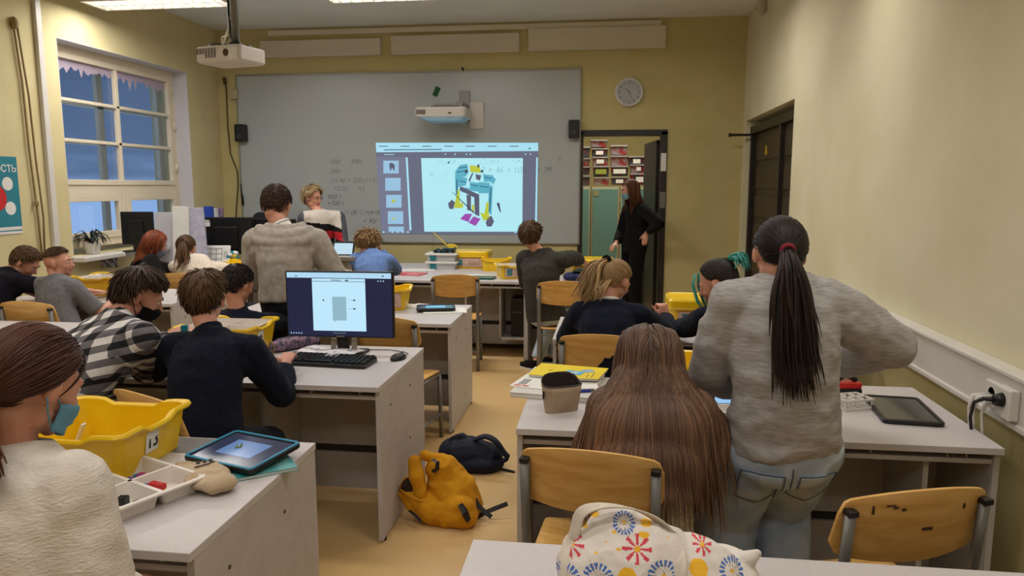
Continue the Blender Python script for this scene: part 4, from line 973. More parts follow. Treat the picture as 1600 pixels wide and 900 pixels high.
# 5 checked shirt
chk=bpy.data.materials.new('checked_cloth'); chk.use_nodes=True; t=chk.node_tree; b=t.nodes['Principled BSDF']; b.inputs['Roughness'].default_value=.9
ge=t.nodes.new('ShaderNodeTexCoord'); mp_=t.nodes.new('ShaderNodeMapping'); mp_.inputs['Rotation'].default_value=(R(12),R(18),R(35)); t.links.new(ge.outputs['Object'],mp_.inputs[0]); sx_=t.nodes.new('ShaderNodeSeparateXYZ'); t.links.new(mp_.outputs[0],sx_.inputs[0])
def stripe(out,per,ph=0):
    a=t.nodes.new('ShaderNodeMath'); a.operation='MULTIPLY_ADD'; a.inputs[1].default_value=1/per; a.inputs[2].default_value=20+ph; t.links.new(out,a.inputs[0])
    f=t.nodes.new('ShaderNodeMath'); f.operation='FRACT'; t.links.new(a.outputs[0],f.inputs[0]); g=t.nodes.new('ShaderNodeMath'); g.operation='GREATER_THAN'; g.inputs[1].default_value=.5; t.links.new(f.outputs[0],g.inputs[0]); return g.outputs[0]
s1=stripe(sx_.outputs['X'],.060); s2=stripe(sx_.outputs['Z'],.060); ad_=t.nodes.new('ShaderNodeMath'); ad_.operation='ADD'; t.links.new(s1,ad_.inputs[0]); t.links.new(s2,ad_.inputs[1])
hv=t.nodes.new('ShaderNodeMath'); hv.operation='MULTIPLY'; hv.inputs[1].default_value=.5; t.links.new(ad_.outputs[0],hv.inputs[0])
rp=t.nodes.new('ShaderNodeValToRGB'); rp.color_ramp.interpolation='CONSTANT'; rp.color_ramp.elements[0].color=srgb(222,220,218); rp.color_ramp.elements[1].position=.3; rp.color_ramp.elements[1].color=srgb(106,102,106); e_=rp.color_ramp.elements.new(.8); e_.color=srgb(16,16,20)
t.links.new(hv.outputs[0],rp.inputs[0]); t.links.new(rp.outputs[0],b.inputs['Base Color'])
person('person in black and white checked shirt with black mask leaning over the desk',
  U(219,462,Y=3.02),-58,-30,0,S=U(176,520,Y=2.84),syaw=-24,P=V((-2.22,2.66,.55)),pyaw=-8,s=.98,hs=.98,hunch=.07,sw=.17,
  wR=U(260,527,Y=3.20),eR=U(225,600,Y=2.95),wL=V((-2.1,3.15,.77)),eL=V((-2.45,2.9,.72)),hRd=((.5,.35,.25),(-.3,-.6,.7)),curlR=28,
  top=dict(mat=chk,inf=.022,hem=-.13,wide=.02,collar=.30,wr=.011,wf=(9,9,9),name='checked_shirt',cuff=.008,vox=.007),bot=dict(mat=greyj),mask=blackf,
  hairst=dict(mode='short',n=600,L=.09,w=.006,thick=.017,messy=.16,lift=.04,over=.012,line=[(0,34),(40,28),(60,18),(80,24),(100,20),(114,-36),(180,-52)],captone=.2),hairmt=hb_brown,seed=7,vox=.006)
# 6 boy behind (navy) between
person('person with short dark hair seated between the checked shirt and the grey hoodie',
  U(372,444,Y=4.02),-22,-18,0,S=U(374,503,Y=3.98),syaw=-6,P=V((-2.15,3.93,.54)),s=.86,hs=.93,
  wR=V((-1.98,4.62,.765)),wL=V((-2.28,4.6,.765)),top=dict(mat=navy,inf=.016,hem=-.13,collar=.2,wr=.006),bot=dict(mat=greyj),
  hairst=dict(mode='short',n=380,L=.035,w=.006,thick=.012,line=[(0,42),(40,36),(62,14),(80,0),(98,-2),(114,-32),(180,-46)]),hairmt=hb_dark,seed=8,vox=.0075)
# 7 hooded boy standing
def hood(m,c):
    S,F,Rv,up,s=c['S'],c['F'],c['Rv'],c['up'],c['s']
    def arc(w_,zt,zb,bk,fr,r,n=17,k=1.0):
        pts=[]
        for i in range(n):
            a=PI*(-.12+1.24*i/(n-1)); pts.append(S+Rv*(math.cos(a)*w_)-F*(max(math.sin(a),-.4)*bk+fr)+V((0,0,zt-(zt-zb)*max(0,math.sin(a))**k)))
        m.tube(pts,[r*(.55+.45*math.sin(PI*i/(n-1))) for i in range(n)],12,round_ends=True)
    arc(.105,.055,.035,.075,-.01,.030); arc(.155,.035,-.005,.085,.01,.040); arc(.170,.012,-.050,.085,.025,.042,k=.8); arc(.135,-.02,-.095,.085,.035,.040,k=.7); arc(.085,-.06,-.130,.075,.040,.034,k=.6)
person('person standing in light grey hooded sweatshirt with cropped brown hair, seen from behind',
  U(432,321,Y=4.40),4,-22,3,S=U(446,366,Y=4.33),syaw=6,lift=0,P=V((-1.93,4.30,.90)),s=1.0,hs=1.05,sit=False,sw=.185,
  wR=V((-1.66,4.66,1.0)),eR=U(535,470,Y=4.35),wL=V((-2.16,4.62,.96)),eL=U(375,480,Y=4.3),
  top=dict(under=paper,underh=.5,mat=hoodg,inf=.028,hem=-.10,wide=.02,collar=.12,wr=.009,extra=hood,name='hooded_sweatshirt',vox=.008),bot=dict(mat=greyj,inf=.015),
  hairst=dict(mode='short',n=420,L=.028,w=.0045,thick=.009,lift=.05,line=[(0,42),(40,36),(62,14),(80,4),(98,0),(114,-32),(180,-48)],captone=.45),hairmt=hb_brown,seed=9)
# 8 teacher
cg,cw,cb,crd=fabric('cardigan_grey',(84,86,94)),fabric('cardigan_white',(206,198,188)),fabric('cardigan_black',(22,20,24)),fabric('cardigan_red',(176,36,44))
def card(p,c):
    q=p-c['S']; x=q.dot(c['Rv']); z=q.dot(c['up']); f=q.dot(c['F'])
    if abs(x)>.185:
        d=(p-c['ER']).length if x>0 else (p-c['EL']).length
        if z<-.28: return 1 if z>-.32 else (3 if z>-.36 else 2)
        return 0
    if z>-.085+.35*min(0,x+.06) and f>-.03: return 1
    if z>-.30: return 3 if (x<-.02 and -.24<z<-.16) else 2
    return 0
tp,ti=person('person with short blond hair and glasses in patchwork cardigan standing before the whiteboard',
  U(489,309,Y=7.42),-112,-8,0,S=U(503,336,Y=7.40),syaw=-150,lift=.05,P=V((-2.98,7.42,.90)),s=.98,hs=.98,sit=False,sw=.175,
  wL=U(534,392,Y=7.22),eL=U(545,372,Y=8.4),wR=V((-3.2,7.26,.95)),eR=V((-3.3,8.2,1.0)),hLd=((.1,-.1,-1),(.6,-.6,0)),
  top=dict(mat=[cg,cw,cb,crd],inf=.022,hem=-.2,wide=.012,collar=.05,wr=.004,name='cardigan',paint=card,vox=.009),bot=dict(mat=greyj),
  hairst=dict(mode='short',n=420,L=.07,w=.007,thick=.022,messy=.2,lift=.15,line=[(0,48),(40,36),(62,16),(80,0),(98,-2),(114,-34),(180,-48)],captone=.4),hairmt=hairmat('hair_ash',(120,98,66),(206,184,140)),seed=10,vox=.008,fem=1)
m=MB(); m.T=ti['T']
for sd in (-1,1):
    m.tube([(sd*.031+.020*math.cos(a),.098,.006+.015*math.sin(a)) for a in [2*PI*k/16 for k in range(17)]],.0018,5); m.tube([(sd*.050,.095,.010),(sd*.078,.0,.008)],.0018,5)
m.tube([(-.011,.099,.010),(.011,.099,.010)],.0018,5); m.T=None; put(m.mesh('glasses'),'glasses',[blackp],tp,ti['org'])
m=MB(); T_=ti['T']; m.ell(T_@V((.082,-.006,-.036)),(.004,.004,.005)); put(m.mesh('earring'),'earring',[steel],tp,ti['org'])
# 9 blue shirt pupil with curly hair
person('person with tousled sandy hair in light blue shirt at the front row, hand at head',
  U(574,383,Y=6.36),6,-34,6,S=U(582,404,Y=6.25),syaw=0,P=V((-1.93,6.10,.54)),s=.90,hs=.98,hunch=.06,
  wR=U(594,392,Y=6.48),eR=V((-1.86,6.95,.6)),wL=V((-2.15,6.78,.765)),hRd=((-.1,0,1),(1,.2,0)),curlR=35,
  top=dict(mat=fabric('blue_shirt',(104,132,186),(92,120,176)),inf=.018,hem=-.12,collar=.16,wr=.006,name='shirt'),bot=dict(mat=greyj),
  hairst=dict(mode='short',n=420,L=.08,w=.008,thick=.024,messy=.45,lift=.2,captone=.3),hairmt=hb_sandy,seed=11,vox=.008)
# 10 olive sweater boy
person('person in dark olive sweater and jeans sitting sideways in the front row, arm stretched out',
  U(830,369,Y=6.18),-12,-6,-4,S=U(850,405,Y=6.16),syaw=-22,P=V((-.49,6.08,.54)),s=.98,hs=.97,sw=.17,hunch=.05,
  wR=U(905,398,Y=6.62)+V((.02,0,-.05)),eR=U(900,384,Y=6.25)+V((.05,0,.1)),wL=V((-.62,6.62,.765)),eL=U(800,450,Y=6.1),
  feet=(U(862,560,Z=.075),U(842,563,Z=.075)+V((-.02,-.05,0))),feetyaw=60,
  top=dict(mat=fabric('olive_sweat',(62,60,54),(52,50,46)),inf=.024,hem=-.12,wide=.014,collar=.2,wr=.008),bot=dict(mat=jeans,name='jeans',shoe=blackf,whitesole=True),
  hairst=dict(mode='short',n=380,L=.055,w=.007,thick=.018,messy=.22,lift=.15,captone=.35,line=[(0,40),(40,34),(62,14),(80,4),(98,0),(114,-30),(180,-44)]),hairmt=hb_mid,seed=12,vox=.0075)
# 11 blonde girl
person('person with blond half-tied hair and white collar in dark navy jumper at the right desk',
  U(962,440,Y=4.06),-38,-30,0,S=U(950,490,Y=3.95),syaw=-8,P=V((.02,3.88,.54)),s=.90,hs=.94,hunch=.06,sw=.175,
  wR=U(1040,495,Y=4.30),eR=U(1075,535,Y=4.30),hRd=((-.25,.1,1),(.5,-.9,0)),curlR=75,wL=V((-.12,4.35,.765)),
  top=dict(under=paper,underh=.42,mat=navy,inf=.022,hem=-.12,wide=.02,collar=.12,wr=.007),bot=dict(mat=blackf),
  hairst=dict(mode='tail',n=420,w=.0055,thick=.012,tie=(-160,30),tiemat=blackf,tier=.022,line=[(0,42),(40,34),(62,14),(80,-4),(98,-2),(114,-44),(180,-66)],locks=[[(x,-.10,-.03),(x*1.4-.01,-.128,-.09),(x*1.8-.03,-.135,-.17)] for x in (-.05,-.025,0,.025,.045)],lockn=8,locktone=.6,tail=dict(n=80,L=.34,spread=.16,curve=(-.35,-.7,.15),r0=.016,messy=.12,drift=(-.42,-.05,0)),captone=.5,ds=.016),hairmt=hb_blond,seed=13,fem=1,vox=.0065)
# 12 teal hair girl
person('person with teal-dyed hair in a top knot, head bowed, behind the tall grey-sweater pupil',
  U(1121,443,Y=3.94),66,-24,0,S=U(1140,492,Y=3.92),syaw=30,P=V((.62,3.84,.54)),s=.88,hs=1.0,hunch=.05,
  wL=V((.36,4.34,.77)),wR=V((.55,4.42,.77)),eL=U(1085,540,Y=4.1),
  top=dict(mat=navy,inf=.018,hem=-.12,wide=.01,collar=.2,wr=.006),bot=dict(mat=blackf),
  hairst=dict(mode='tail',n=420,w=.0055,thick=.011,tie=(172,40),tieout=.010,tail=dict(tone=.8,n=70,L=.13,spread=.5,curve=(.25,-1.0,.5),r0=.018,messy=.16),captone=.35,ds=.014,locks=[[(-.03,.085,.085),(-.045,.112,.03),(-.05,.118,-.04),(-.042,.108,-.11)],[(.03,.085,.085),(.045,.112,.03),(.05,.118,-.04),(.046,.112,-.12)]]),hairmt=hb_teal,seed=14,fem=1,vox=.0065)
# 13 woman in doorway
wp,wi=person('person in black dress and blue face mask standing in the storage doorway',
  U(984,297,Y=8.50),104,-14,0,S=U(995,326,Y=8.54),syaw=120,lift=.12,P=V((.31,8.55,.93)),s=1.0,hs=.95,sit=False,
  wL=U(1010,364,Y=8.38),eL=U(1030,340,Y=8.2),wR=V((.10,8.50,.95)),hLd=((-.2,-.3,-1),(-.2,-1,0)),
  top=dict(mat=blackf,inf=.02,hem=-.20,wide=.02,collar=.2,wr=.004,name='dress',sleeve=.94,vox=.009),bot=dict(mat=blackf,inf=.02),
  mask=M('mask_pale',(120,158,170),.8),
  hairst=dict(mode='long',n=320,L=.30,w=.008,thick=.013,ds=.024,messy=.06),hairmt=hairmat('hair_copper',(60,34,20),(130,82,50)),seed=15,fem=1,vox=.009)
# 14,15 boys at left wall
person('person at far left edge in black shirt, head bowed, short light brown hair',
  U(40,410,Y=4.95),-74,-40,0,S=U(4,434,Y=4.88),syaw=-30,P=V((-4.26,4.76,.54)),s=.92,hs=.95,hunch=.07,
  wR=V((-3.75,5.25,.765)),wL=V((-4.15,5.25,.765)),top=dict(mat=fabric('black_violet',(24,22,34)),inf=.018,hem=-.12,collar=.1,wr=.006,sleeve=.3,name='shirt'),bot=dict(mat=greyj),
  hairst=dict(mode='short',n=420,L=.04,w=.0055,thick=.013,captone=.4,comb=(0,.5,-.2)),hairmt=hb_mid,seed=16,vox=.0075)
person('person in grey T-shirt with shaved sides looking right, seated by the left wall',
  U(92,411,Y=4.92),-76,2,0,S=U(86,446,Y=4.86),syaw=-12,P=V((-3.84,4.78,.54)),s=.92,hs=.95,sw=.175,
  wR=V((-3.66,5.14,.77)),eR=V((-3.62,4.6,.3)),wL=V((-3.95,5.25,.765)),
  top=dict(mat=fabric('tee_grey',(118,118,122),(106,106,110)),inf=.018,hem=-.12,wide=.01,collar=.2,wr=.007,sleeve=.42,name='t_shirt'),bot=dict(mat=greyj),
  hairst=dict(mode='short',n=380,L=.035,w=.005,thick=.010,captone=.55,comb=(0,.6,0),line=[(0,44),(40,42),(62,30),(80,24),(118,22),(180,16)]),hairmt=hb_mid,seed=17,vox=.0075)
# 16 red hair, 17 ponytail
person('person with red shoulder-length hair in black top by the window desk',
  U(243,382,Y=6.32),-52,-26,0,S=U(228,418,Y=6.22),syaw=-24,P=V((-3.75,6.08,.54)),s=.90,hs=.98,hunch=.06,
  wR=V((-3.35,6.62,.765)),wL=V((-3.7,6.65,.765)),top=dict(mat=blackf,inf=.022,hem=-.12,collar=.1,wr=.006),bot=dict(mat=greyj),mask=M('mask_lilac',(130,134,160),.8),
  hairst=dict(mode='long',n=340,L=.20,w=.009,thick=.018,ds=.02,messy=.14,sweep=(0,-.35,0),captone=.4),hairmt=hb_red,seed=18,fem=1,vox=.008)
person('person with light brown ponytail in cream sweater seen from behind near the window desk',
  U(291,389,Y=6.26),16,-16,0,S=U(302,417,Y=6.20),syaw=-4,P=V((-3.30,6.10,.54)),s=.90,hs=.97,sw=.175,
  wR=V((-2.98,6.66,.78)),eR=U(350,440,Y=6.3),wL=V((-3.4,6.66,.77)),top=dict(mat=creamk,inf=.026,hem=-.12,wide=.014,collar=.12,wr=.007),bot=dict(mat=greyj),
  hairst=dict(mode='tail',n=360,w=.006,thick=.012,tie=(180,14),tail=dict(n=60,L=.30,spread=.10,curve=(.1,-.5,0),r0=.014,messy=.10),captone=.4,ds=.018),hairmt=hb_mid,seed=19,fem=1,vox=.008)
# ================================================================ THINGS ON THE DESKS
ZT=.7302
def num(v): return v
def tub(label,x,y,z,rz,w=.42,d=.31,h=.145,number=None,lid=False,sheet=False,items=None,numside='R',cat='crate',dip=True,teal_sheet=True,tray=False):
    t=thing('yellow_crate',label,cat,(x,y,z),rz,'yellow building-kit crates')
    def ringr(w_,d_,z_,r=.03,dipz=0):
        o=rr(w_,d_,r,6); n=len(o); out=[]
        for k in range(n):
            a=o[k]; b=o[(k+1)%n]; L=math.hypot(b[0]-a[0],b[1]-a[1]); q=max(1,int(L/.03))
            for j in range(q):
                px=a[0]+(b[0]-a[0])*j/q; py=a[1]+(b[1]-a[1])*j/q; dz=0
                if dipz:
                    e=max(0,min(1,(.09-abs(py))/.03)) if abs(px)>w_/2-.005 else (max(0,min(1,(.12-abs(px))/.03)) if abs(py)>d_/2-.005 else 0)
                    dz=-dipz*e
                out.append((px,py,z_+dz))
        return out
    def fix(rs):
        n=min(len(r) for r in rs); o=[]
        for r in rs:
            o.append([r[int(k*len(r)/n)] for k in range(n)])
        return o
    W,D=w-.05,d-.05; bw,bd=W*.90,D*.88
    dp=.018 if (dip and not lid) else 0
    base=ringr(W,D,0); 
    def sc_(f,g,z_,dipz=0,dd=1):
        out=[]
        for (px,py,_) in base:
            e=0
            if dipz:
                if abs(px)>W/2-.005: e=max(0,min(1,(.075-abs(py))/.03))
                elif abs(py)>D/2-.005: e=max(0,min(1,(.11-abs(px))/.03))
            out.append((px*f,py*g,z_-dipz*e))
        return out
    m=MB(); m.loft([sc_(.88,.86,0),sc_(.90,.88,.006),sc_(1,1,h-.012,dp),sc_(1.07,1.09,h-.012,dp),sc_(1.09,1.12,h-.004,dp),sc_(1.07,1.10,h+.004,dp),sc_(.985,.98,h+.0,dp),sc_(.975,.965,h-.02,dp),sc_(.86,.84,.008)])
    b_=m.build('crate_body',yel,t,smooth=False)
    if lid:
        m=MB(); m.loft([sc_(1.07,1.09,h),sc_(1.09,1.12,h+.006),sc_(1.09,1.12,h+.04),sc_(1.04,1.06,h+.052),sc_(1.0,1.0,h+.048)]); m.build('crate_lid',yel,t)
    fy=-D/2*.95
    if sheet:
        m=MB(); hh=(h-.03)/2; m.box((0,fy-.004,h/2),(W*.80,.002,h-.045),Matrix.Rotation(R(8),3,'X')); s_=m.build('label_sheet',M('kit_sheet',(214,186,168),.6,c2=(190,150,132),vs=26,stretch=(1,1,6)),t)
        m=MB(); m.box((-W*.27,fy-.0055,h/2),(W*.14,.002,h-.07),Matrix.Rotation(R(8),3,'X')); m.build('sheet_picture',M('sheet_teal',(70,130,140),.6),s_)
        m=MB(); 
        for k in range(4): m.box((W*.12,fy-.0056,h/2+.025-.016*k),(W*.26,.0015,.003),Matrix.Rotation(R(8),3,'X'))
        m.build('sheet_print',M('print_brown',(120,90,84),.7),s_)
    if number:
        if numside=='R': 
            m=MB(); m.box((W/2*.955+.0045,-.02,h*.55),(.002,.062,.066),Matrix.Rotation(R(7),3,'Y')); q=m.build('number_sticker',paper,t)
            text('crate_number',number,inkm,.060,q,(W/2*.955+.0062,-.02,h*.55),(PI/2,0,PI/2),ext=.0006,shear=.1,offset=.0004).rotation_euler=(PI/2,R(0),PI/2)
        else:
            m=MB(); m.box((.05,fy-.006,h*.5),(.062,.002,.066),Matrix.Rotation(R(8),3,'X')); q=m.build('number_sticker',paper,t)
            text('crate_number',number,inkm,.060,q,(.05,fy-.0085,h*.5),(PI/2,0,0),ext=.0006)
    if tray:
        m=MB(); 
        m.loft([sc_(.90,.90,h-.05),sc_(.955,.94,h-.008),sc_(.93,.91,h-.006),sc_(.87,.87,h-.045)])
        tr=m.build('sorting_tray',M('tray_milk',(222,214,206),.4,var=.04,vs=20),t)
        for (x0,x1,y0,y1) in ((-.003,.003,-D*.42,D*.42),(-W*.42,W*.42,-.003,.003),(-W*.25,-W*.245,-D*.42,0)):
            m=MB(); m.bb(x0,x1,y0,y1,h-.05,h-.012); m.build('tray_wall',MATS['tray_milk'],tr)
    return t
def brick(x,y,z,rz,mt,label,w=.032,d=.016,h=.0115,studs=True,grp='building bricks'):
    t=MB(); t.bb(-w/2,w/2,-d/2,d/2,0,h)
    if studs:
        nx=max(1,round(w/.008)); ny=max(1,round(d/.008))
        for i in range(nx):
            for j in range(ny): t.cyl((-w/2+(i+.5)*w/nx,-d/2+(j+.5)*d/ny,h-.001),(-w/2+(i+.5)*w/nx,-d/2+(j+.5)*d/ny,h+.0018),.0026,n=8)
    o=t.build('toy_brick',mt,loc=(x,y,z),rot=(0,0,R(rz))); return tag(o,label,'toy brick',grp)
tub('open yellow plastic crate with number 13 on its side, front left',-1.585,2.085,ZT,0,w=.44,d=.40,h=.150,number='13')
m=MB(); m.box((0,0,.03),(.008,.02,.09),Matrix.Rotation(R(25),3,'Y')); tag(m.build('toy_beam',whitep,loc=(-1.70,2.14,ZT+.03),bev=.002),'white toy beam standing inside the open crate numbered 13','toy part')
m=MB(); m.tube([(-.03,0,.01),(0,0,.03),(.03,.01,.015)],.008,n=8); m.ell((.0,0,.03),(.012,.012,.014)); tag(m.build('toy_connector',blackp,loc=(-1.62,2.13,ZT+.012),smooth=True),'small black toy connector inside the open crate numbered 13','toy part')
tub('yellow crate with number 4 and a sorting tray, left of the computer monitor',-1.99,3.655,ZT,0,w=.44,d=.40,h=.150,number='4',tray=True)
tub('yellow crate behind the computer monitor\'s right edge',-1.585,5.10,ZT,8,w=.42,d=.34,h=.15,sheet=True)
tub('yellow lidded crate on the desk of the blonde pupil',.585,4.62,ZT,0,w=.44,d=.34,h=.145,lid=True,sheet=True)
tub('open yellow crate behind the upright tablet, next to the long-haired girl',.42,3.19,ZT,0,w=.44,d=.34,h=.150,sheet=True)
tub('yellow lidded crate beside the stacked white boxes under the projected picture',-1.43,7.80,ZT,-2,w=.42,d=.33,h=.135,lid=True,sheet=True)
tub('yellow crate at the left elbow of the olive-sweater boy',-.86,6.98,ZT,24,w=.40,d=.30,h=.135,sheet=True,tray=True)
tub('small yellow crate behind another yellow crate, left of olive-sweater boy',-1.13,7.55,ZT,4,w=.34,d=.26,h=.13)
tub('yellow lidded crate right of olive-sweater boy, before the doorway',-.14,7.03,ZT,0,w=.42,d=.32,h=.140,lid=True,sheet=True)
tub('yellow crate with number 6 beside the boy in grey T-shirt',-4.03,5.52,ZT,-4,w=.44,d=.36,h=.150,number='6',tray=True)
tub('yellow crate between the red-haired and ponytail girls',-3.47,6.78,ZT,12,w=.40,d=.32,h=.15)
# --- parts tray on near desk
milk=M('tray_milk',(222,214,206),.4,var=.04,vs=20)
def sort_tray(x,y,z,rz,label,nx=2,ny=2,w=.30,d=.24,h=.042):
    t=thing('parts_tray',label,'tray',(x,y,z),rz,'white sorting trays')
    cw,cd=w/nx,d/ny
    for i in range(nx):
        for j in range(ny):
            cx=-w/2+cw*(i+.5); cy=-d/2+cd*(j+.5); m=MB()
            o=lambda f,zz:[(cx+a*f,cy+b*f,zz) for a,b in rr(cw-.006,cd-.006,.014,4)]
            m.loft([o(.84,0),o(.86,.001),o(1,h),o(.95,h),o(.80,.003)]); m.build('tray_cup',milk,t)
    m=MB(); o=lambda f,zz:[(a*f,b*f,zz) for a,b in rr(w,d,.02,4)]
    m.loft([o(1.06,h-.003),o(1.07,h+.001),o(1.06,h+.004),o(.975,h+.004),o(.97,h-.003)],cap=False)
    for i in range(1,nx): m.bb(-w/2+cw*i-.006,-w/2+cw*i+.006,-d/2+.003,d/2-.003,h-.002,h+.003)
    for j in range(1,ny): m.bb(-w/2+.003,w/2-.003,-d/2+cd*j-.006,-d/2+cd*j+.006,h-.002,h+.003)
    m.build('tray_rim',milk,t); return t
sort_tray(-1.325,1.85,ZT,-24,'white four-cup parts tray with coloured bricks on near left desk',2,2,.30,.26)
T2=Matrix.Translation(V((-1.325,1.85,ZT+.004)))@Matrix.Rotation(R(-24),4,'Z')@Matrix.Diagonal((.88,.92,1,1))
rnd=random.Random(3); mg=M('magenta_plastic',(190,30,110),.4,var=.1,vs=30); ory=M('orange_plastic',(230,150,30),.4,var=.1,vs=30); tqp=M('turquoise_plastic',(30,140,160),.4,var=.1,vs=30); dkg=M('darkgrey_plastic',(60,62,72),.4,var=.1,vs=30)
def bq(lx,ly,lz,rz,mt,label,**k): q=T2@V((lx,ly,lz)); return brick(q.x,q.y,q.z,rz-22,mt,label,**k)
bq(.055,.05,.0,4,ory,'orange brick under the red one in the near white tray',w=.048,d=.024); bq(.06,.052,.0135,6,redm,'red brick lying on an orange one in the near white tray',w=.048,d=.020,h=.014)
bq(-.0+.02,.035,.0,20,bluem,'blue brick in the near white tray',w=.024,d=.016,h=.02); bq(.028,.062,.0,-20,mg,'magenta brick beside the blue one in the near white tray',w=.032,d=.016); bq(.036,.035,.0,10,ory,'small orange brick beside the blue one',w=.024,d=.012)
bq(.07,-.065,.0,30,blackp,'black block in the front cup of the near white tray',w=.024,d=.024,h=.028); bq(.12,-.05,.0,-10,blackp,'small black piece in the right front tray cup',w=.024,d=.016,h=.02)
bq(.04,-.09,.0,-10,milk,'cream brick in the front cup of the near white tray',w=.036,d=.024,h=.014)
for k in range(12): bq(-.12+.07*rnd.random(),-.10+.06*rnd.random(),.004*(k//4),rnd.uniform(0,180),dkg if k%3 else MATS['grey_steel'],'thin grey toy pin heaped in the left front tray cup',w=.04,d=.007,h=.007,studs=False,grp='grey toy pins')
for k in range(8): bq(-.12+.06*rnd.random(),.03+.06*rnd.random(),.006*(k//4),rnd.uniform(0,180),[mg,tqp,bluem,mg][k%4],['small magenta','small turquoise','small blue','small magenta'][k%4]+' brick heaped in the left back tray cup',w=.024,d=.016,h=.011,grp='bricks in the left back tray cup')
# --- canvas pouch
def soft(name,label,cat,pieces,mt,voxel,wr,seed,loc,rz=0,paintf=None,mats=None,wr2=.0006,it=4,freq=(16,16,16),group=None,pname=None):
    m=MB(); T_=Matrix.Translation(V(loc))@Matrix.Rotation(R(rz),4,'Z'); 
    for f in pieces: f(m)
    me=bake(m,pname or name,voxel,it); wrinkle(me,wr,freq,seed,wr2,60)
    zmin=min(v.co.z for v in me.vertices)
    for v in me.vertices:
        if v.co.z<.003: v.co.z=max(.0,v.co.z) 
    me.update()
    t=thing(name,label,cat,loc,rz,group); o=bpy.data.objects.new(pname or 'bag_body',me); COL.objects.link(o); o.parent=t; me.materials.clear()
    for x in (mats or [mt]): me.materials.append(x)
    if paintf: me.polygons.foreach_set('material_index',[paintf(p.center) for p in me.polygons])
    return t,me
canvas=fabric('canvas',(196,176,148),(184,162,132),vs=18,bump=.5,bs=240)
t,_=soft('canvas_pouch','crumpled beige canvas pouch with black print between tray and tablet','pouch',[lambda m:m.ell((0,-.02,.024),(.062,.115,.024)),lambda m:m.ell((.02,-.09,.024),(.05,.06,.026)),lambda m:m.box((-.005,.09,.012),(.12,.11,.016))],canvas,.004,.008,2,(-1.17,1.975,ZT),38)
m=MB()
for k in range(3): m.box((-.015+.018*k,.035,.049),(.010,.022,.0016))
m.tube([(-.03,-.005,.050),(.01,.005,.050),(.03,.02,.048)],.002,5); m.build('pouch_print',inkm,t)
# --- notebook and blue tablet on it
def tablet(label,x,y,z,rz,w=.26,d=.19,case=None,screen=None,pitch=0,roll=0,rim=None,glow=0,stand=0,scr2=None):
    t=thing('tablet',label,'tablet',(x,y,z),rz); t.rotation_euler=(R(pitch),R(roll),R(rz))
    m=MB(); m.loft([[(a*.97,b*.97,0) for a,b in rr(w,d,.018)],[(a,b,.005) for a,b in rr(w,d,.018)],[(a,b,.015) for a,b in rr(w,d,.018)],[(a*.98,b*.98,.018) for a,b in rr(w,d,.018)],[(a,b,.018) for a,b in rr(w-.026,d-.026,.008)],[(a,b,.0135) for a,b in rr(w-.030,d-.030,.006)]]); m.build('tablet_case',case or blackp,t)
    if rim:
        m=MB(); m.loft([[(a,b,.0182) for a,b in rr(w-.004,d-.004,.016)],[(a,b,.020) for a,b in rr(w-.006,d-.006,.016)],[(a,b,.020) for a,b in rr(w-.022,d-.022,.009)],[(a,b,.0182) for a,b in rr(w-.024,d-.024,.009)]],cap=False); m.build('case_rim',rim,t)
    m=MB(); m.prism(rr(w-.032,d-.032,.006),.0012,'z',.0134); m.build('tablet_screen',screen,t)
    if scr2:
        m=MB(); m.bb(-w*.26,w*.24,-d*.20,d*.26,.0147,.0152); m.build('screen_picture',scr2,t)
    return t
nb=thing('notebook','teal workbook lying under the blue-cased tablet','book',(-1.10,2.09,ZT),38); m=MB(); m.bb(-.13,.13,-.10,.10,.0015,.009); m.build('pages',paper,nb); m=MB(); m.bb(-.132,.132,-.102,.102,.009,.0105); m.bb(-.132,.132,-.102,.102,0,.0015); m.build('cover',M('book_teal',(30,130,136),.5,c2=(110,170,170),vs=14),nb)
blc=M('case_blue',(20,130,170),.4,var=.08,vs=20)
ss=M('screen_slate',(48,62,98),.2,emis=.5); sp2=M('screen_page',(96,130,180),.2,emis=.9)
tb=tablet('tablet in bright blue case on the near left desk showing a slide',-1.115,2.135,ZT+.030,38-28,w=.285,d=.225,case=blackp,screen=ss,rim=blc,pitch=0,scr2=sp2)
tb.rotation_euler=(R(4),R(0),R(-18)); tb.location=(-1.135,2.14,ZT+.024)
m=MB(); m.tube([(-.045,.02,.0155),(-.03,.0,.0155),(-.02,.01,.0155),(-.035,.03,.0155)],.004,5); m.build('screen_mark',M('leaf_green',(110,140,50),.5,emis=.4),tb)
m=MB(); m.prism([(-.13,-.07),(.02,-.07),(.05,.07),(-.10,.07)],.001); tag(m.build('grey_mat',M('felt_grey',(120,118,116),.8,var=.1,vs=30),loc=(-1.36,2.255,ZT),rot=(0,0,0)),'flat grey rectangle lying on near desk right of crate 13','mat')
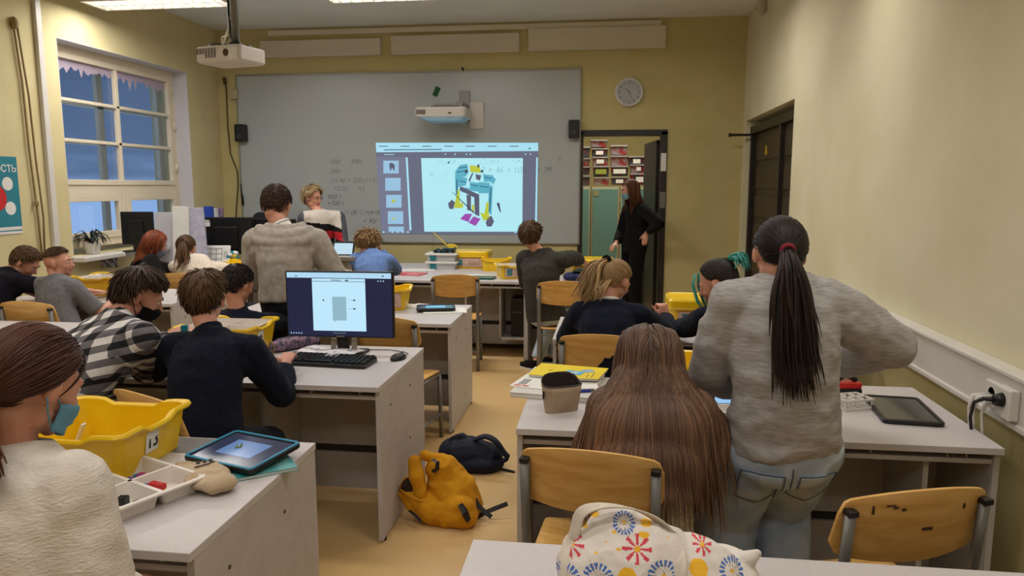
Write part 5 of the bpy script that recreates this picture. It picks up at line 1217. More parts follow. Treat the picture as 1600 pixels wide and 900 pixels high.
# --- computer
mo=thing('computer_monitor','black computer monitor showing a document on the second left desk','monitor',(-1.345,3.60,ZT),1.5)
mw,mh=.56,.34
m=MB(); m.bb(-mw/2,mw/2,-.012,.02,.10,.10+mh); m.ell((0,.02,.27),(.16,.03,.10)); m.build('monitor_body',blackp,mo,bev=.003)
m=MB(); m.bb(-.03,.03,.02,.045,.02,.25); m.build('stand_neck',blackp,mo,bev=.003); m=MB(); m.prism(rr(.22,.17,.02),.012,'z',0); m.build('stand_foot',blackp,mo,loc=(0,.06,0),bev=.003)
for sx in (-1,1):
    m=MB(); m.bb(sx*.055-.012,sx*.055+.012,.03,.05,.012,.085); m.build('stand_clip',M('clip_silver',(170,160,140),.3,metal=.5),mo)
def sq(x0,x1,z0,z1,k,name,mt): m=MB(); m.bb(-mw/2+x0*mw,-mw/2+x1*mw,-.0122-.0006*k,-.012-.0006*(k-1),.10+mh*z0,.10+mh*z1); return m.build(name,mt,mo)
S_dk=em('screen_navy',(26,32,68),.8); S_lt=em('screen_light',(186,226,246),1.05); S_bar=em('screen_bar',(176,216,240),1.0)
sq(.012,.988,.02,.985,1,'screen',S_dk); sq(.015,.985,.90,.98,2,'browser_bar',S_bar); sq(.25,.745,.10,.845,2,'document_page',S_lt); sq(.25,.745,.852,.89,2,'document_page',S_lt)
S_gr=em('screen_grey',(150,190,206),.9); S_in=em('screen_ink',(50,64,84),.4)
sq(.435,.565,.26,.62,3,'drawing_plate',S_gr)
m=MB()
for x0,x1,z0,z1 in ((.43,.52,.862,.872),(.56,.59,.858,.875),(.345,.36,.555,.575),(.63,.65,.56,.58),(.63,.65,.43,.45),(.58,.63,.57,.573),(.58,.63,.44,.443),(.45,.46,.245,.255),(.09,.12,.92,.93),(.90,.92,.93,.945)): m.bb(-mw/2+x0*mw,-mw/2+x1*mw,-.0146,-.0140,.10+mh*z0,.10+mh*z1)
m.build('drawing_marks',S_in,mo)
m=MB()
for k in range(5): m.bb(-mw/2+(.03+.025*k)*mw,-mw/2+(.04+.025*k)*mw,-.0138,-.0132,.10+mh*.05,.10+mh*.065)
for k in range(3): m.bb(-mw/2+(.86+.025*k)*mw,-mw/2+(.87+.025*k)*mw,-.0138,-.0132,.10+mh*.855,.10+mh*.87)
for k in range(6): m.bb(-mw/2+(.44+.02*k)*mw,-mw/2+(.45+.02*k)*mw,-.0138,-.0132,.10+mh*.065,.10+mh*.07)
m.build('taskbar_icons',S_lt,mo)
m=MB(); m.bb(-.02,.02,-.0135,-.012,.103,.109); m.build('maker_mark',MATS['clip_silver'],mo)
kb=thing('keyboard','black computer keyboard partly under a printed sheet','keyboard',(-1.355,3.44,ZT),-4)
m=MB(); m.loft([[(a,b,.002) for a,b in rr(.45,.17,.012)],[(a,b,.016+.004*(b>0)) for a,b in rr(.45,.17,.012)],[(a*.985,b*.96,.020+.005*(b>0)) for a,b in rr(.45,.17,.012)]]); m.build('keyboard_base',blackp,kb)
m=MB(); m.bb(-.222,.222,-.083,-.078,.0185,.0195); m.build('keyboard_trim',steel,kb)
keym=M('key_black',(30,30,32),.45,var=.1,vs=30)
k_=0
for r_ in range(6):
    for c_ in range(16):
        if r_==0 and 4<=c_<=9:
            if c_>4: continue
            m=MB(); m.box((-.21+.0275*6.5,-.062+.0225*r_,.0275),(.15,.019,.006),taper=.9)
        else: m=MB(); m.box((-.206+.0275*c_,-.062+.0245*r_,.0270+.0009*r_),(.023,.020,.007),taper=.85)
        m.build('key',keym,kb)
ms=thing('computer_mouse','black computer mouse right of the keyboard','mouse',(-1.035,3.56,ZT),-20)
m=MB(); m.ell((0,0,.008),(.031,.055,.026)); me=bake(m,'mouse_body',.003,2); 
for v in me.vertices: v.co.z=max(0.0005,v.co.z)
put(me,'mouse_body',blackp,ms,(0,0,0)); m=MB(); m.cyl((-.004,.03,.03),(.004,.03,.03),.008,n=12); m.build('scroll_wheel',steel,ms)
m=MB(); m.tube([(0,.055,.008),(-.01,.10,.010),(-.06,.14,.004),(-.16,.15,.004),(-.26,.10,.004)],.0022,6); m.build('mouse_cable',blackp,ms,smooth=True)
# printed sheet over keyboard
def sheet_mesh(w,d,hf,n=14):
    vs=[];fs=[]
    for s_ in (0,1):
        for j in range(n+1):
            for i in range(n+1): x=-w/2+w*i/n; y=-d/2+d*j/n; vs.append((x,y,hf(x,y)+.0006*s_))
    o=(n+1)**2
    for j in range(n):
        for i in range(n): a=j*(n+1)+i; fs+=[(a,a+n+1,a+n+2,a+1),(o+a,o+a+1,o+a+n+2,o+a+n+1)]
    per=[i for i in range(n+1)]+[j*(n+1)+n for j in range(1,n+1)]+[n*(n+1)+i for i in range(n-1,-1,-1)]+[j*(n+1) for j in range(n-1,0,-1)]
    for q in range(len(per)): a,b_=per[q],per[(q+1)%len(per)]; fs.append((a,b_,o+b_,o+a))
    m=MB(); m.add(vs,fs); return m
printed=M('printed_paper',(222,216,220),.7,c2=(150,146,166),vs=34,ramp=(.55,.62))
tag(sheet_mesh(.30,.21,lambda x,y:.030+.006*math.sin(x*30)+.004*math.cos(y*26)).build('printed_sheet',printed,loc=(-1.40,3.575,ZT),rot=(0,0,R(-8)),smooth=True),'curled printed sheet lying over the back of keyboard','paper')
# patterned pencil roll
pc=thing('pencil_roll','round flower-patterned pencil case beside the computer monitor','pencil case',(-1.655,3.73,ZT+.034),-32)
flo=M('flower_cloth',(150,120,140),.8,c2=(70,66,92),vs=55,ramp=(.42,.58)); 
m=MB(); m.tube([(0,-.12,0),(0,-.11,0),(0,-.03,0),(0,.05,0),(0,.125,0)],[.029,.033,.034,.033,.030],16,round_ends=True); m.build('case_body',flo,pc,smooth=True)
m=MB(); 
for y in (-.128,): 
    for r_ in (.026,.016): m.tube([(r_*math.cos(2*PI*k/16),y-.012,r_*math.sin(2*PI*k/16)) for k in range(17)],.003,5)
m.build('case_end',M('piping_tan',(150,120,80),.8),pc); m=MB(); m.tube([(-.01,-.10,.0345),(-.012,0,.0355),(-.01,.11,.034)],.002,5); m.build('case_zip',steel,pc)
# hands' blue block (held by checked-shirt person)
q=U(289,520,Y=3.235); brick(q.x,q.y,q.z,20,tqp,'turquoise toy block held up by the person in checked shirt',w=.03,d=.03,h=.035); 
# --- desk 3: papers + black tablet
m=MB(); m.bb(-.15,.15,-.11,.11,0,.006); tag(m.build('paper_stack',paper,loc=(-1.12,5.02,ZT),rot=(0,0,R(16))),'stack of cream papers under the small black tablet','papers')
m=MB(); m.bb(-.12,.12,-.09,.09,0,.004); tag(m.build('paper_sheet',paper,loc=(-1.30,5.19,ZT),rot=(0,0,R(-20))),'loose white sheet beside the small black tablet','paper')
sb_=M('screen_blue',(92,160,200),.2,emis=.95)
tablet('small black tablet with blue screen on papers behind the monitor',-1.185,5.04,ZT+.012,14,w=.27,d=.19,screen=M('screen_dim',(40,60,90),.2,emis=.4),scr2=sb_)
# --- desk 4 things
def paper_(x,y,rz,w,d,label,mt=paper,z=ZT): m=MB(); m.bb(-w/2,w/2,-d/2,d/2,0,.003); return tag(m.build('paper_sheet',mt,loc=(x,y,z),rot=(0,0,R(rz))),label,'paper')
paper_(-1.95,7.5,20,.34,.22,'white papers behind the red folder on the front desk')
paper_(-1.18,7.05,-8,.40,.22,'white sheet lying beside green-cased tablet on the front desk')
m=MB(); m.bb(-.15,.15,-.10,.10,0,.012); tag(m.build('red_folder',M('folder_red',(190,50,56),.5,c2=(220,140,140),vs=24),loc=(-1.93,7.10,ZT),rot=(0,0,R(-12)),bev=.002),'red patterned folder on the front desk right of the blue shirt','folder')
tablet('tablet in dark green case on the front desk right of empty chair',-1.17,6.86,ZT,-3,w=.26,d=.17,case=M('case_green',(16,84,78),.4,var=.1,vs=20),screen=M('screen_olive',(90,96,60),.3))
paper_(-.10,6.72,-10,.30,.2,'open white notebook right of the olive-sweater boy')
m=MB(); m.cyl((-.07,0,.006),(.07,-.03,.006),.005,n=8); tag(m.build('blue_pen',M('pen_navy',(20,30,90),.4),loc=(-.14,6.70,ZT+.004)),'dark blue pen lying on the open notebook','pen')
t,_=soft('pencil_pouch','dark blue soft pencil pouch before the yellow lidded crate by doorway','pencil case',[lambda m:m.ell((0,0,.04),(.17,.07,.045)),lambda m:m.ell((-.1,0,.035),(.08,.065,.04))],M('pouch_navy',(24,34,84),.7,var=.2,vs=20),.007,.006,3,(-.22,6.84,ZT))
m=MB(); m.box((.04,-.0,.088),(.26,.11,.008)); m.build('pouch_flap',M('flap_dark',(20,40,36),.6),t,bev=.002)
clear=M('clear_plastic',(206,210,212),.3,alpha=.75,var=.05,vs=10); tealp=M('teal_label',(24,110,124),.5)
for k in range(2):
    t=thing('storage_box','clear box with white lid on the front desk, '+('topmost' if k else 'lower')+' of its stack of two','box',(-1.715,7.66,ZT+k*.086),0,'white-lidded clear boxes')
    m=MB(); m.loft([[(a*.9,b*.9,0) for a,b in rr(.32,.22,.02)],[(a,b,.066) for a,b in rr(.32,.22,.02)]]); m.build('box_body',clear,t)
    m=MB(); m.loft([[(a,b,.064) for a,b in rr(.345,.245,.02)],[(a,b,.078) for a,b in rr(.345,.245,.02)],[(a*.95,b*.95,.084) for a,b in rr(.345,.245,.02)]]); m.build('box_lid',whitep,t,bev=.002)
    m=MB(); m.bb(-.115,-.05,-.116,-.108,.01,.06); m.build('box_label',tealp,t)
cr_=thing('toy_crane','toy crane model with yellow arm standing on the clear boxes','toy crane',(-1.70,7.64,ZT+.172),0)
ypl=M('crane_yellow',(220,190,50),.4,var=.05,vs=20)
m=MB(); m.bb(-.10,.04,-.05,.05,.0,.022); m.tube([(-.1,-.05,.02),(-.05,-.05,.045),(0,-.05,.02)],.006,6); m.bb(.0,.12,-.04,.04,.012,.05); m.build('crane_base',M('crane_teal',(30,70,86),.5,var=.2,vs=40),cr_,bev=.003)
for yy in (-.045,.045):
    for xx in (-.08,-.02,.04,.1):
        m=MB(); m.cyl((xx,yy-.006,.018),(xx,yy+.006,.018),.018,n=14); m.build('crane_wheel',blackp,cr_)
p0=V((.06,0,.05)); p1=U(677,363,Y=7.64)-V((-1.70,7.64,ZT+.172))
m=MB(); d_=(p1-p0); n_=d_.normalized().cross(V((0,1,0)))
m.tube([p0+V((0,.012,0)),p1+V((0,.004,0))],.005,6); m.tube([p0-V((0,.012,0)),p1-V((0,.004,0))],.005,6)
for k in range(9): a=p0.lerp(p1,k/9); b2=p0.lerp(p1,(k+1)/9); m.tube([a+V((0,.012*(1-k/9),0)),b2-V((0,.012*(1-k/9),0))],.003,5)
m.build('crane_arm',ypl,cr_); m=MB(); m.box((.08,0,.065),(.07,.05,.05)); m.tube([(.10,0,.08),(.14,0,.06)],.012,8); m.build('crane_cab',ypl,cr_,bev=.003)
m=MB(); m.tube([p1,V((p1.x-.012,0,-.1))],.0012,4); m.build('crane_cord',inkm,cr_)
# lectern tablet
tt=tablet('small lit tablet standing on the grey lectern table',-2.29,6.40,.987,0,w=.20,d=.14,screen=M('screen_white',(190,220,235),.2,emis=1.0)); tt.rotation_euler=(R(60),0,R(4)); tt.location=(-2.335,6.38,1.035)
# --- right desk R1: book stack, pen, pencil case
bs=thing('book_stack_paper','thick white stapled stack under the yellow workbook','papers',(-.19,3.19,ZT),-8)
m=MB(); m.bb(-.165,.165,-.25,.20,0,.020); m.build('page_block',paper,bs,bev=.003); m=MB(); m.bb(-.167,.167,-.252,.202,.020,.022); m.build('top_sheet',whitep,bs)
wb2=thing('white_folder','white leaflet with red logo and yellow dot under the yellow workbook','leaflet',(-.235,3.14,ZT+.0222),-14)
m=MB(); m.bb(-.14,.12,-.13,.10,0,.004); m.build('leaflet_sheet',paper,wb2); m=MB(); m.bb(-.125,-.095,-.115,-.10,.004,.0046); m.bb(-.09,-.06,-.115,-.10,.004,.0046); m.build('red_logo',redm,wb2)
m=MB(); m.cyl((.01,-.07,.004),(.01,-.07,.0046),.028,n=20); m.build('yellow_dot',yel,wb2); m=MB()
for k in range(3): m.bb(-.115+.012*k,-.108+.012*k,-.09,-.0,.004,.0045)
m.build('leaflet_print',M('print_grey',(90,90,100),.7),wb2)
yb=thing('yellow_workbook','yellow workbook with blue and white stickers on the right desk','book',(-.165,3.265,ZT+.0285),-10)
m=MB(); m.prism([(-.155,-.09),(-.15,.12),(.16,.11),(.15,-.08),(.02,-.10)],.010); m.build('page_block',paper,yb); m=MB(); m.prism([(-.16,-.095),(-.155,.125),(.165,.115),(.155,-.085),(.02,-.105)],.0015,'z',.0102); m.build('cover',M('cover_yellow',(240,216,30),.4,c2=(234,206,24),vs=10),yb)
m=MB(); m.box((.03,-.01,.0122),(.085,.065,.0006),Matrix.Rotation(R(-12),3,'Z')); m.build('blue_sticker',M('sticker_blue',(60,160,210),.5,c2=(110,190,220),vs=60),yb); m=MB(); m.box((.085,.035,.0124),(.05,.05,.0006),Matrix.Rotation(R(35),3,'Z')); m.build('white_sticker',M('sticker_white',(170,200,220),.5,c2=(70,110,160),vs=90),yb)
m=MB(); m.ell((.03,-.01,.0126),(.018,.014,.0008)); m.build('sticker_face',paper,yb); m=MB(); m.ell((.03,-.012,.0132),(.006,.005,.0008)); m.box((-.08,.0,.0122),(.02,.006,.0005)); m.box((.12,-.03,.0122),(.003,.08,.0005)); m.box((.10,-.05,.0122),(.003,.05,.0005)); m.build('cover_marks',inkm,yb)
pn=thing('ballpoint_pen','blue and white ballpoint pen beside the open pencil case','pen',(-.11,2.99,ZT+.029),14)
m=MB(); m.cyl((-.02,0,0),(.055,0,0),.0065,n=10); m.build('pen_barrel',bluem,pn,smooth=False); m=MB(); m.cyl((-.075,0,0),(-.02,0,0),.0055,n=10); m.build('pen_grip',blackp,pn); m=MB(); m.cyl((.055,0,0),(.075,0,0),.004,n=8); m.bb(.01,.07,-.003,.003,.005,.008); m.build('pen_clip',steel,pn)
m=MB(); m.box((0,0,.004),(.15,.10,.008)); tag(m.build('white_notepad',paper,loc=(-.10,3.05,ZT+.0222),rot=(0,0,R(6)),bev=.001),'small white notepad under the ballpoint pen','notepad')
# open beige pencil case: folded wedge with dark mouth
pcx,pcy=-.165,2.80
pw=thing('pencil_case','standing open beige pencil case with dark lining on the right desk','pencil case',(pcx,pcy,ZT),28)
cvs=fabric('case_beige',(176,156,132),(160,140,116),vs=12,bump=.3,bs=200)
def pcr(z,w,d,dy=0,n=24): return [(w*math.copysign(abs(math.cos(a))**.6,math.cos(a)),dy+d*math.copysign(abs(math.sin(a))**.8,math.sin(a)),z+(.035*(math.sin(a)>0)*abs(math.sin(a)) if z>.07 else 0)) for a in [2*PI*k/n for k in range(n)]]
m=MB(); m.loft([pcr(0,.068,.022),pcr(.03,.072,.030),pcr(.085,.078,.044),pcr(.108,.080,.048),pcr(.107,.076,.044)],cap=False); m.loft([pcr(.0,.068,.022),pcr(.002,.068,.022)]); m.build('case_shell',cvs,pw,smooth=True)
m=MB(); m.loft([pcr(.106,.077,.045),pcr(.080,.073,.039),pcr(.035,.066,.026)],cap=False); m.loft([pcr(.036,.066,.026),pcr(.034,.064,.024)]); m.build('case_lining',M('lining_dark',(40,28,26),.9),pw,smooth=True)
m=MB(); m.tube(pcr(.109,.0785,.0465)+[pcr(.109,.0785,.0465)[0]],.0028,6); m.build('case_zip',M('zip_brown',(50,36,30),.5),pw); m=MB(); m.box((-.081,-.01,.075),(.004,.010,.03)); m.build('zip_pull',blackp,pw,bev=.001)
m=MB(); m.ell((.03,.0,.062),(.030,.018,.030)); tag(m.build('eraser',whitep,loc=(pcx,pcy,ZT),rot=(0,0,R(28)),smooth=True),'white eraser peeking out of open beige pencil case','eraser')
m=MB(); m.ell((.058,-.005,.060),(.014,.012,.022)); tag(m.build('highlighter_cap',M('cap_green',(150,200,90),.5),loc=(pcx,pcy,ZT),rot=(0,0,R(28)),smooth=True),'pale green pen cap inside the open beige pencil case','pen cap')
# R1: black tablet flat, upright tablet, trays, grid piece, red thing
tablet('flat black tablet with dark screen on the right desk by the wall',1.143,2.955,ZT,-6,w=.21,d=.345,screen=M('screen_off',(44,46,44),.12,spec=.8,var=.05,vs=2))
tu=tablet('upright black tablet with pale blue screen before the open yellow crate',.50,2.955,ZT+.11,0,w=.19,d=.235,screen=M('screen_sky',(150,196,236),.2,emis=1.0)); tu.rotation_euler=(R(72),0,R(2)); tu.location=(.51,2.96,ZT+.114)
sort_tray(.44,2.74,ZT,-3,'white parts tray in front of the upright tablet',3,2,.36,.20,.035)
for k in range(8): brick(.42+.10*rnd.random(),2.67+.03*rnd.random(),ZT+.004+.007*(k//4),rnd.uniform(0,180),blackp,'black toy part heaped in the tray before upright tablet',w=.03,d=.012,h=.010,studs=False,grp='black parts in the tray')
q=U(1338,636,Z=ZT)
t=thing('grid_plate','small white lattice toy frame right of the standing pupil','toy frame',(q.x-.02,q.y,ZT),20)
for z0 in (0,.035):
    m=MB()
    for k in range(4): m.bb(-.06+.04*k-.004,-.06+.04*k+.004,-.05,.05,z0,z0+.008)
    for k in range(3): m.bb(-.064,.064,-.05+.05*k-.004,-.05+.05*k+.004,z0,z0+.008)
    m.build('lattice',whitep,t)
for sx in (-.06,.06):
    for sy in (-.046,.046): m=MB(); m.bb(sx-.004,sx+.004,sy-.004,sy+.004,.006,.037); m.build('corner_post',whitep,t)
q=U(1333,614,Z=ZT+.02)
t=thing('red_toy_part','red and black toy machine right of standing pupil\'s sweater','toy',(q.x-.02,q.y+.05,ZT),10)
m=MB(); m.bb(-.06,.06,-.03,.03,.03,.055); m.build('red_frame',redm,t,bev=.004); m=MB(); m.bb(-.055,.06,-.035,.035,.0,.03); m.tube([(-.05,0,.05),(.0,0,.085),(.05,0,.06)],.012,8); m.build('black_base',blackp,t,bev=.004)
# ================================================================ BAGS
# flowered tote on the nearest desk
BX,BY=.112,1.50
fw_=[]
def fl(px,py,kind,r): q=U(px,py,Y=1.48); fw_.append((q.x-BX,q.z-ZT,kind,r))
fl(925,806,'y',.013);fl(910,824,'y',.010);fl(935,788,'r',.016);fl(975,817,'b',.022);fl(959,830,'d',.005);fl(1005,833,'y',.011);fl(893,850,'r',.026);fl(994,852,'r',.028);fl(966,852,'d',.005);fl(886,896,'B',.030);fl(935,893,'B',.030);fl(978,889,'Y',.030);fl(1032,889,'B',.030);fl(1098,851,'r',.020);fl(1086,881,'Y',.030);fl(1140,888,'B',.026);fl(867,840,'r',.014);fl(1010,818,'y',.012);fl(932,858,'d',.004);fl(946,843,'d',.003);fl(1042,838,'d',.003)
def bagpaint(c):
    x=c.x; z=c.z+ (c.y+.02)*.35
    for fx,fz,k,r in fw_:
        dx,dz=x-fx,z-fz; d=math.hypot(dx,dz)
        if d>r*1.05: continue
        a=math.atan2(dz,dx)
        if k in 'yd': 
            if (dx/r)**2+(dz/(r*.6))**2<1: return 2
        elif k=='Y':
            if d<r*.62: return 2
        elif k=='r':
            if d<r*.22: return 2
            if math.cos(8*a)>.05+.3*(d/r): return 1
        elif k in 'bB':
            if d<r*.16: return 2
            if d>r*.62 and math.cos(18*a)>-.35: return 3
            if d<r*.62 and math.cos(18*a)>.93: return 4
    return 0
tote=fabric('tote_white',(222,214,206),(212,204,196),vs=8,bump=.3,bs=300)
def bg_(m):
    m.ell((-.045,.0,.065),(.150,.12,.105)); m.ell((-.12,.0,.055),(.085,.11,.085)); m.ell((.06,.0,.055),(.13,.11,.080)); m.ell((.14,.02,.045),(.085,.10,.055)); m.ell((-.07,.03,.125),(.075,.06,.055))
    m.tube([(.14,.02,.05),(.195,.02,.085),(.212,.02,.105)],[.045,.022,.008],10,round_ends=True); m.tube([(-.15,0,.05),(-.185,.03,.075)],[.04,.012],8,round_ends=True); m.ell((.19,.02,.03),(.05,.06,.035))
t,bme=soft('flowered_tote_bag','white cloth tote bag with red, yellow and blue flowers on the nearest desk','bag',[bg_],tote,.0028,.010,5,(BX,BY,ZT),0,paintf=bagpaint,mats=[tote,M('print_red',(206,60,76),.8),M('print_yellow',(232,176,34),.8),M('print_blue',(66,104,178),.8),M('print_grey2',(130,130,140),.8)],freq=(14,14,14),it=5,wr2=.0005)
bv=BVHTree.FromPolygons([v.co for v in bme.vertices],[p.vertices for p in bme.polygons])
def onbag(px,py,lift): 
    q=U(px,py,Y=1.48)-V((BX,BY,ZT)); h=bv.ray_cast(V((q.x,-.5,q.z)),V((0,1,0))); 
    if h[0]: return h[0]+V((0,-lift,lift*.4))
    h=bv.ray_cast(V((q.x,.0,.5)),V((0,0,-1))); return (h[0] if h[0] else V((q.x,0,.05)))+V((0,-lift,lift))
pts=[onbag(x,y,.004) for x,y in ((888,890),(886,868),(888,845),(896,822))]+[U(x,y,Y=1.50)-V((BX,BY,ZT)) for x,y in ((906,804),(930,792),(965,791),(1000,799),(1030,815),(1050,838))]+[onbag(x,y,.006) for x,y in ((1058,858),(1056,880),(1052,898),(1046,915))]
def ribbon(pts,w,th,wv):
    rg=[]
    for i,p in enumerate(pts):
        d=(pts[min(i+1,len(pts)-1)]-pts[max(i-1,0)]).normalized(); s_=d.cross(wv).normalized(); 
        a=(wv-d*wv.dot(d)).normalized(); rg.append([p+a*w/2+s_*th,p-a*w/2+s_*th,p-a*w/2-s_*th,p+a*w/2-s_*th])
    m=MB(); m.loft(rg); return m
def smoothp(P,k=4):
    o=[]
    for i in range(len(P)-1):
        p0,p1,p2,p3=P[max(i-1,0)],P[i],P[i+1],P[min(i+2,len(P)-1)]
        for j in range(k):
            t_=j/k; o.append(.5*((2*p1)+(p2-p0)*t_+(2*p0-5*p1+4*p2-p3)*t_*t_+(3*p1-p0-3*p2+p3)*t_**3))
    o.append(P[-1]); return o
ribbon(smoothp(pts),.028,.0016,V((.75,-.6,.1))).build('bag_strap',fabric('strap_ecru',(214,204,190)),t,smooth=True,bev=.001)
# yellow backpack
mus=fabric('mustard_cloth',(212,150,30),(194,132,22),vs=10,bump=.4,bs=200); 
YO=V((-.80,3.36,0))
def L_(px,py,Y=3.36): return U(px,py,Y=Y)-YO
def yb_(m):
    A=[(672,728,.045),(690,750,.085),(702,775,.105),(706,792,.10)]
    m.tube([L_(690,735,3.38),L_(703,762,3.40),L_(712,788,3.38)],[.075,.125,.115],16,round_ends=True)
    m.tube([L_(645,775,3.34),L_(680,800,3.30),L_(725,806,3.28)],[.055,.070,.062],14,round_ends=True)
    m.tube([L_(648,720,3.34),L_(650,745,3.32),L_(658,770,3.30)],[.030,.040,.030],10,round_ends=True)
    m.tube([L_(664,711,3.36),L_(700,722,3.40),L_(728,752,3.42),L_(745,790,3.40),L_(742,808,3.38)],[.022,.034,.036,.034,.024],12,round_ends=True)
    m.tube([L_(627,770,3.33),L_(640,790,3.30),L_(672,806,3.28)],[.022,.028,.03],10,round_ends=True)
    m.ell(L_(715,792,3.29),(.085,.06,.055))
def lower(me):
    pass
t,yme=soft('yellow_backpack','mustard yellow backpack slumped open on the floor against the desk','backpack',[yb_],mus,.006,.012,6,YO,0,freq=(11,11,11),it=5)
m=MB(); m.tube([L_(624,764,3.315),L_(632,748,3.33),L_(648,742,3.35),L_(655,760,3.33),L_(672,786,3.27),L_(655,782,3.26),L_(635,772,3.29),L_(624,764,3.315)],.006,6); m.build('mouth_edge',mus,t,smooth=True)
m=MB(); m.ell(L_(642,762,3.325),(.05,.03,.05)); m.build('dark_mouth',M('mouth_brown',(48,32,20),.9),t,smooth=True)  # dark brown ellipsoid filling the open mouth
m=MB(); m.tube([L_(676,718,3.31),L_(684,722,3.30),L_(683,733,3.29),L_(676,737,3.29)],.012,6,flat=.4); m.build('haul_loop',blackp,t); m=MB(); m.tube([L_(719,788,3.225),L_(726,800,3.21),L_(732,813,3.215)],[.016,.022,.018],8,flat=.5); m.build('side_buckle',blackp,t)
m=MB(); pts=smoothp([L_(741,778,3.34),L_(752,796,3.32),L_(765,812,3.30)]); 
for P in ([L_(742,780,3.36),L_(750,793,3.35),L_(768,808,3.34)],[L_(745,808,3.36),L_(765,798,3.37),L_(793,787,3.40)]): 
    r_=ribbon(smoothp([p for p in P]),.022,.0015,V((0,.5,.85))); m.add(r_.v,r_.f)
m.build('black_strap',blackp,t)
m=MB(); m.tube([L_(640,798,3.25),L_(650,806,3.22),L_(658,814,3.22)],.009,6,flat=.5); m.build('front_buckle',blackp,t)
# navy backpack
navc=fabric('navy_nylon',(20,26,44),(14,18,32),vs=8,bump=.2,bs=200,rough=.6)
NO=V((-.72,4.02,0))
def N_(px,py,Y=4.02): return U(px,py,Y=Y)-NO
def nb_(m):
    m.tube([N_(712,712,4.02),N_(735,710,4.02),N_(762,714,4.02)],[.100,.105,.085],16,round_ends=True); m.ell(N_(722,706,4.05),(.14,.10,.09)); m.ell(N_(745,722,4.0),(.16,.11,.06))
    m.tube([N_(708,686,4.02),N_(722,681,4.02),N_(735,690,4.02)],.020,10,round_ends=True)
t,nme=soft('navy_backpack','dark navy backpack lying on the floor behind the yellow one','backpack',[nb_],navc,.007,.009,7,NO,0,freq=(9,9,9),it=5)
r_=ribbon(smoothp([N_(738,688,4.0),N_(758,682,3.98),N_(775,690,3.96),N_(788,708,3.96),N_(794,716,3.96),N_(780,722,3.98)]),.035,.005,V((.2,.9,.4))); r_.build('shoulder_strap',navc,t,smooth=True)
m=MB(); m.tube([N_(775,730,3.98),V((N_(785,736).x,-.03,.008)),V((N_(806,740).x,-.06,.006))],.007,6); m.build('loose_cord',blackp,t)
# ================================================================ STORAGE ROOM
cab=M('cabinet_edge',(196,190,160),.5)
def cabinet(x0,x1,y0,h,label,doors=1):
    t=thing('teal_cabinet',label,'cabinet',((x0+x1)/2,y0+.25,0)); w_=(x1-x0)/2
    m=MB(); m.bb(-w_,w_,-.23,.25,0,h); m.build('cabinet_body',cab,t,bev=.002)
    n=doors
    for k in range(n):
        a=-w_+.018+k*(2*w_-.018)/n; b2=-w_+(k+1)*(2*w_-.018)/n-.0
        m=MB(); m.bb(a,b2,-.25,-.232,.03,h-.03); dd=m.build('cabinet_door',tealc,t,bev=.002)
        m=MB(); m.bb(a+.02,a+.075,-.254,-.25,h-.12,h-.05); m.build('lock_plate',M('lock_cream',(180,170,120),.5),dd)
    return t
c1=U(912,292,Y=10.5);c2=U(923,292,Y=10.5);c3=U(967,292,Y=10.5);c4=U(1011,292,Y=10.5)
cabinet(c1.x-.35,c2.x+.0,10.3,c2.z,'teal storage cabinet at the left of the doorway view'); cabinet(c2.x+.015,c3.x,10.3,c2.z,'tall teal storage cabinet standing left of the masked woman'); cabinet(c3.x+.02,c4.x,10.3,c2.z,'teal storage cabinet mostly hidden behind the masked woman')
kitc=M('kit_clear',(150,140,146),.4,c2=(156,56,62),vs=16,ramp=(.44,.60)); kitd=M('kit_dark',(66,68,78),.5,c2=(150,40,52),vs=11,ramp=(.52,.62))
BXS=[(922,949,219,230,0,0),(924,950,232,245,1,1),(925,951,245,259,0,1),(926,952,259,276,1,2),(927,953,277,289,0,0),(953,981,227,242,0,0),(953,981,243,259,0,0),(954,982,259,275,1,3),(954,982,276,289,1,1),(981,1008,244,259,1,1),(984,1011,257,270,0,4),(984,1014,270,289,1,1),(909,922,229,246,1,0),(909,922,247,259,0,0),(909,922,260,273,1,1),(909,922,274,290,1,0)]
DES=['topmost of the left column','second from top of the left column with white label','third from top of the left column','fourth from top of left column with green label','lowest of the left column on the cabinet','topmost of the middle column','second from top of the middle column','third from top of middle column with long label','lowest of the middle column','topmost of the right column','second from top of the right column','lowest of the right column','topmost, cut off by the door frame at left','second, cut off by the door frame at left','third, cut off by the door frame at left','lowest, cut off by the door frame at left']
for (x0,x1,y0,y1,dk,lb),ds_ in zip(BXS,DES):
    a=U(x0,y0,Y=10.55);b2=U(x1,y1,Y=10.55); w_=(b2.x-a.x)/2*.97; h_=(a.z-b2.z)
    if x0==909: a.x-=.2; w_=(b2.x-a.x)/2*.97
    t=thing('kit_box','clear storage box of red parts, '+ds_,'box',((a.x+b2.x)/2,10.62,b2.z),0,'storage boxes on the cabinets')
    m=MB(); m.loft([[(p*.9,q_*.9,.0) for p,q_ in rr(2*w_,.34,.02,3)],[(p*.98,q_*.98,h_*.84) for p,q_ in rr(2*w_,.34,.02,3)]]); m.build('box_body',kitd if dk else kitc,t)
    m=MB(); m.prism(rr(2*w_*1.02,.36,.02,3),h_*.13,'z',h_*.84); m.build('box_lid',M('lid_grey',(160,156,156),.5),t)
    if lb:
        m=MB(); ww=[0,.05,.075,.085,.03][lb]; m.bb(-ww,ww,-.175,-.168,h_*.22,h_*.66); m.build('box_label',M('label_green',(150,160,60),.6) if lb==2 else paper,t)
m=MB(); m.bb(-.1,.12,-.1,.1,0,1.9); q=U(1019,243,Y=10.2); tag(m.build('black_locker',M('locker_black',(16,15,14),.6),loc=(q.x+.03,10.25,0),bev=.005),'tall black locker beside the boxes inside the storage room','locker')
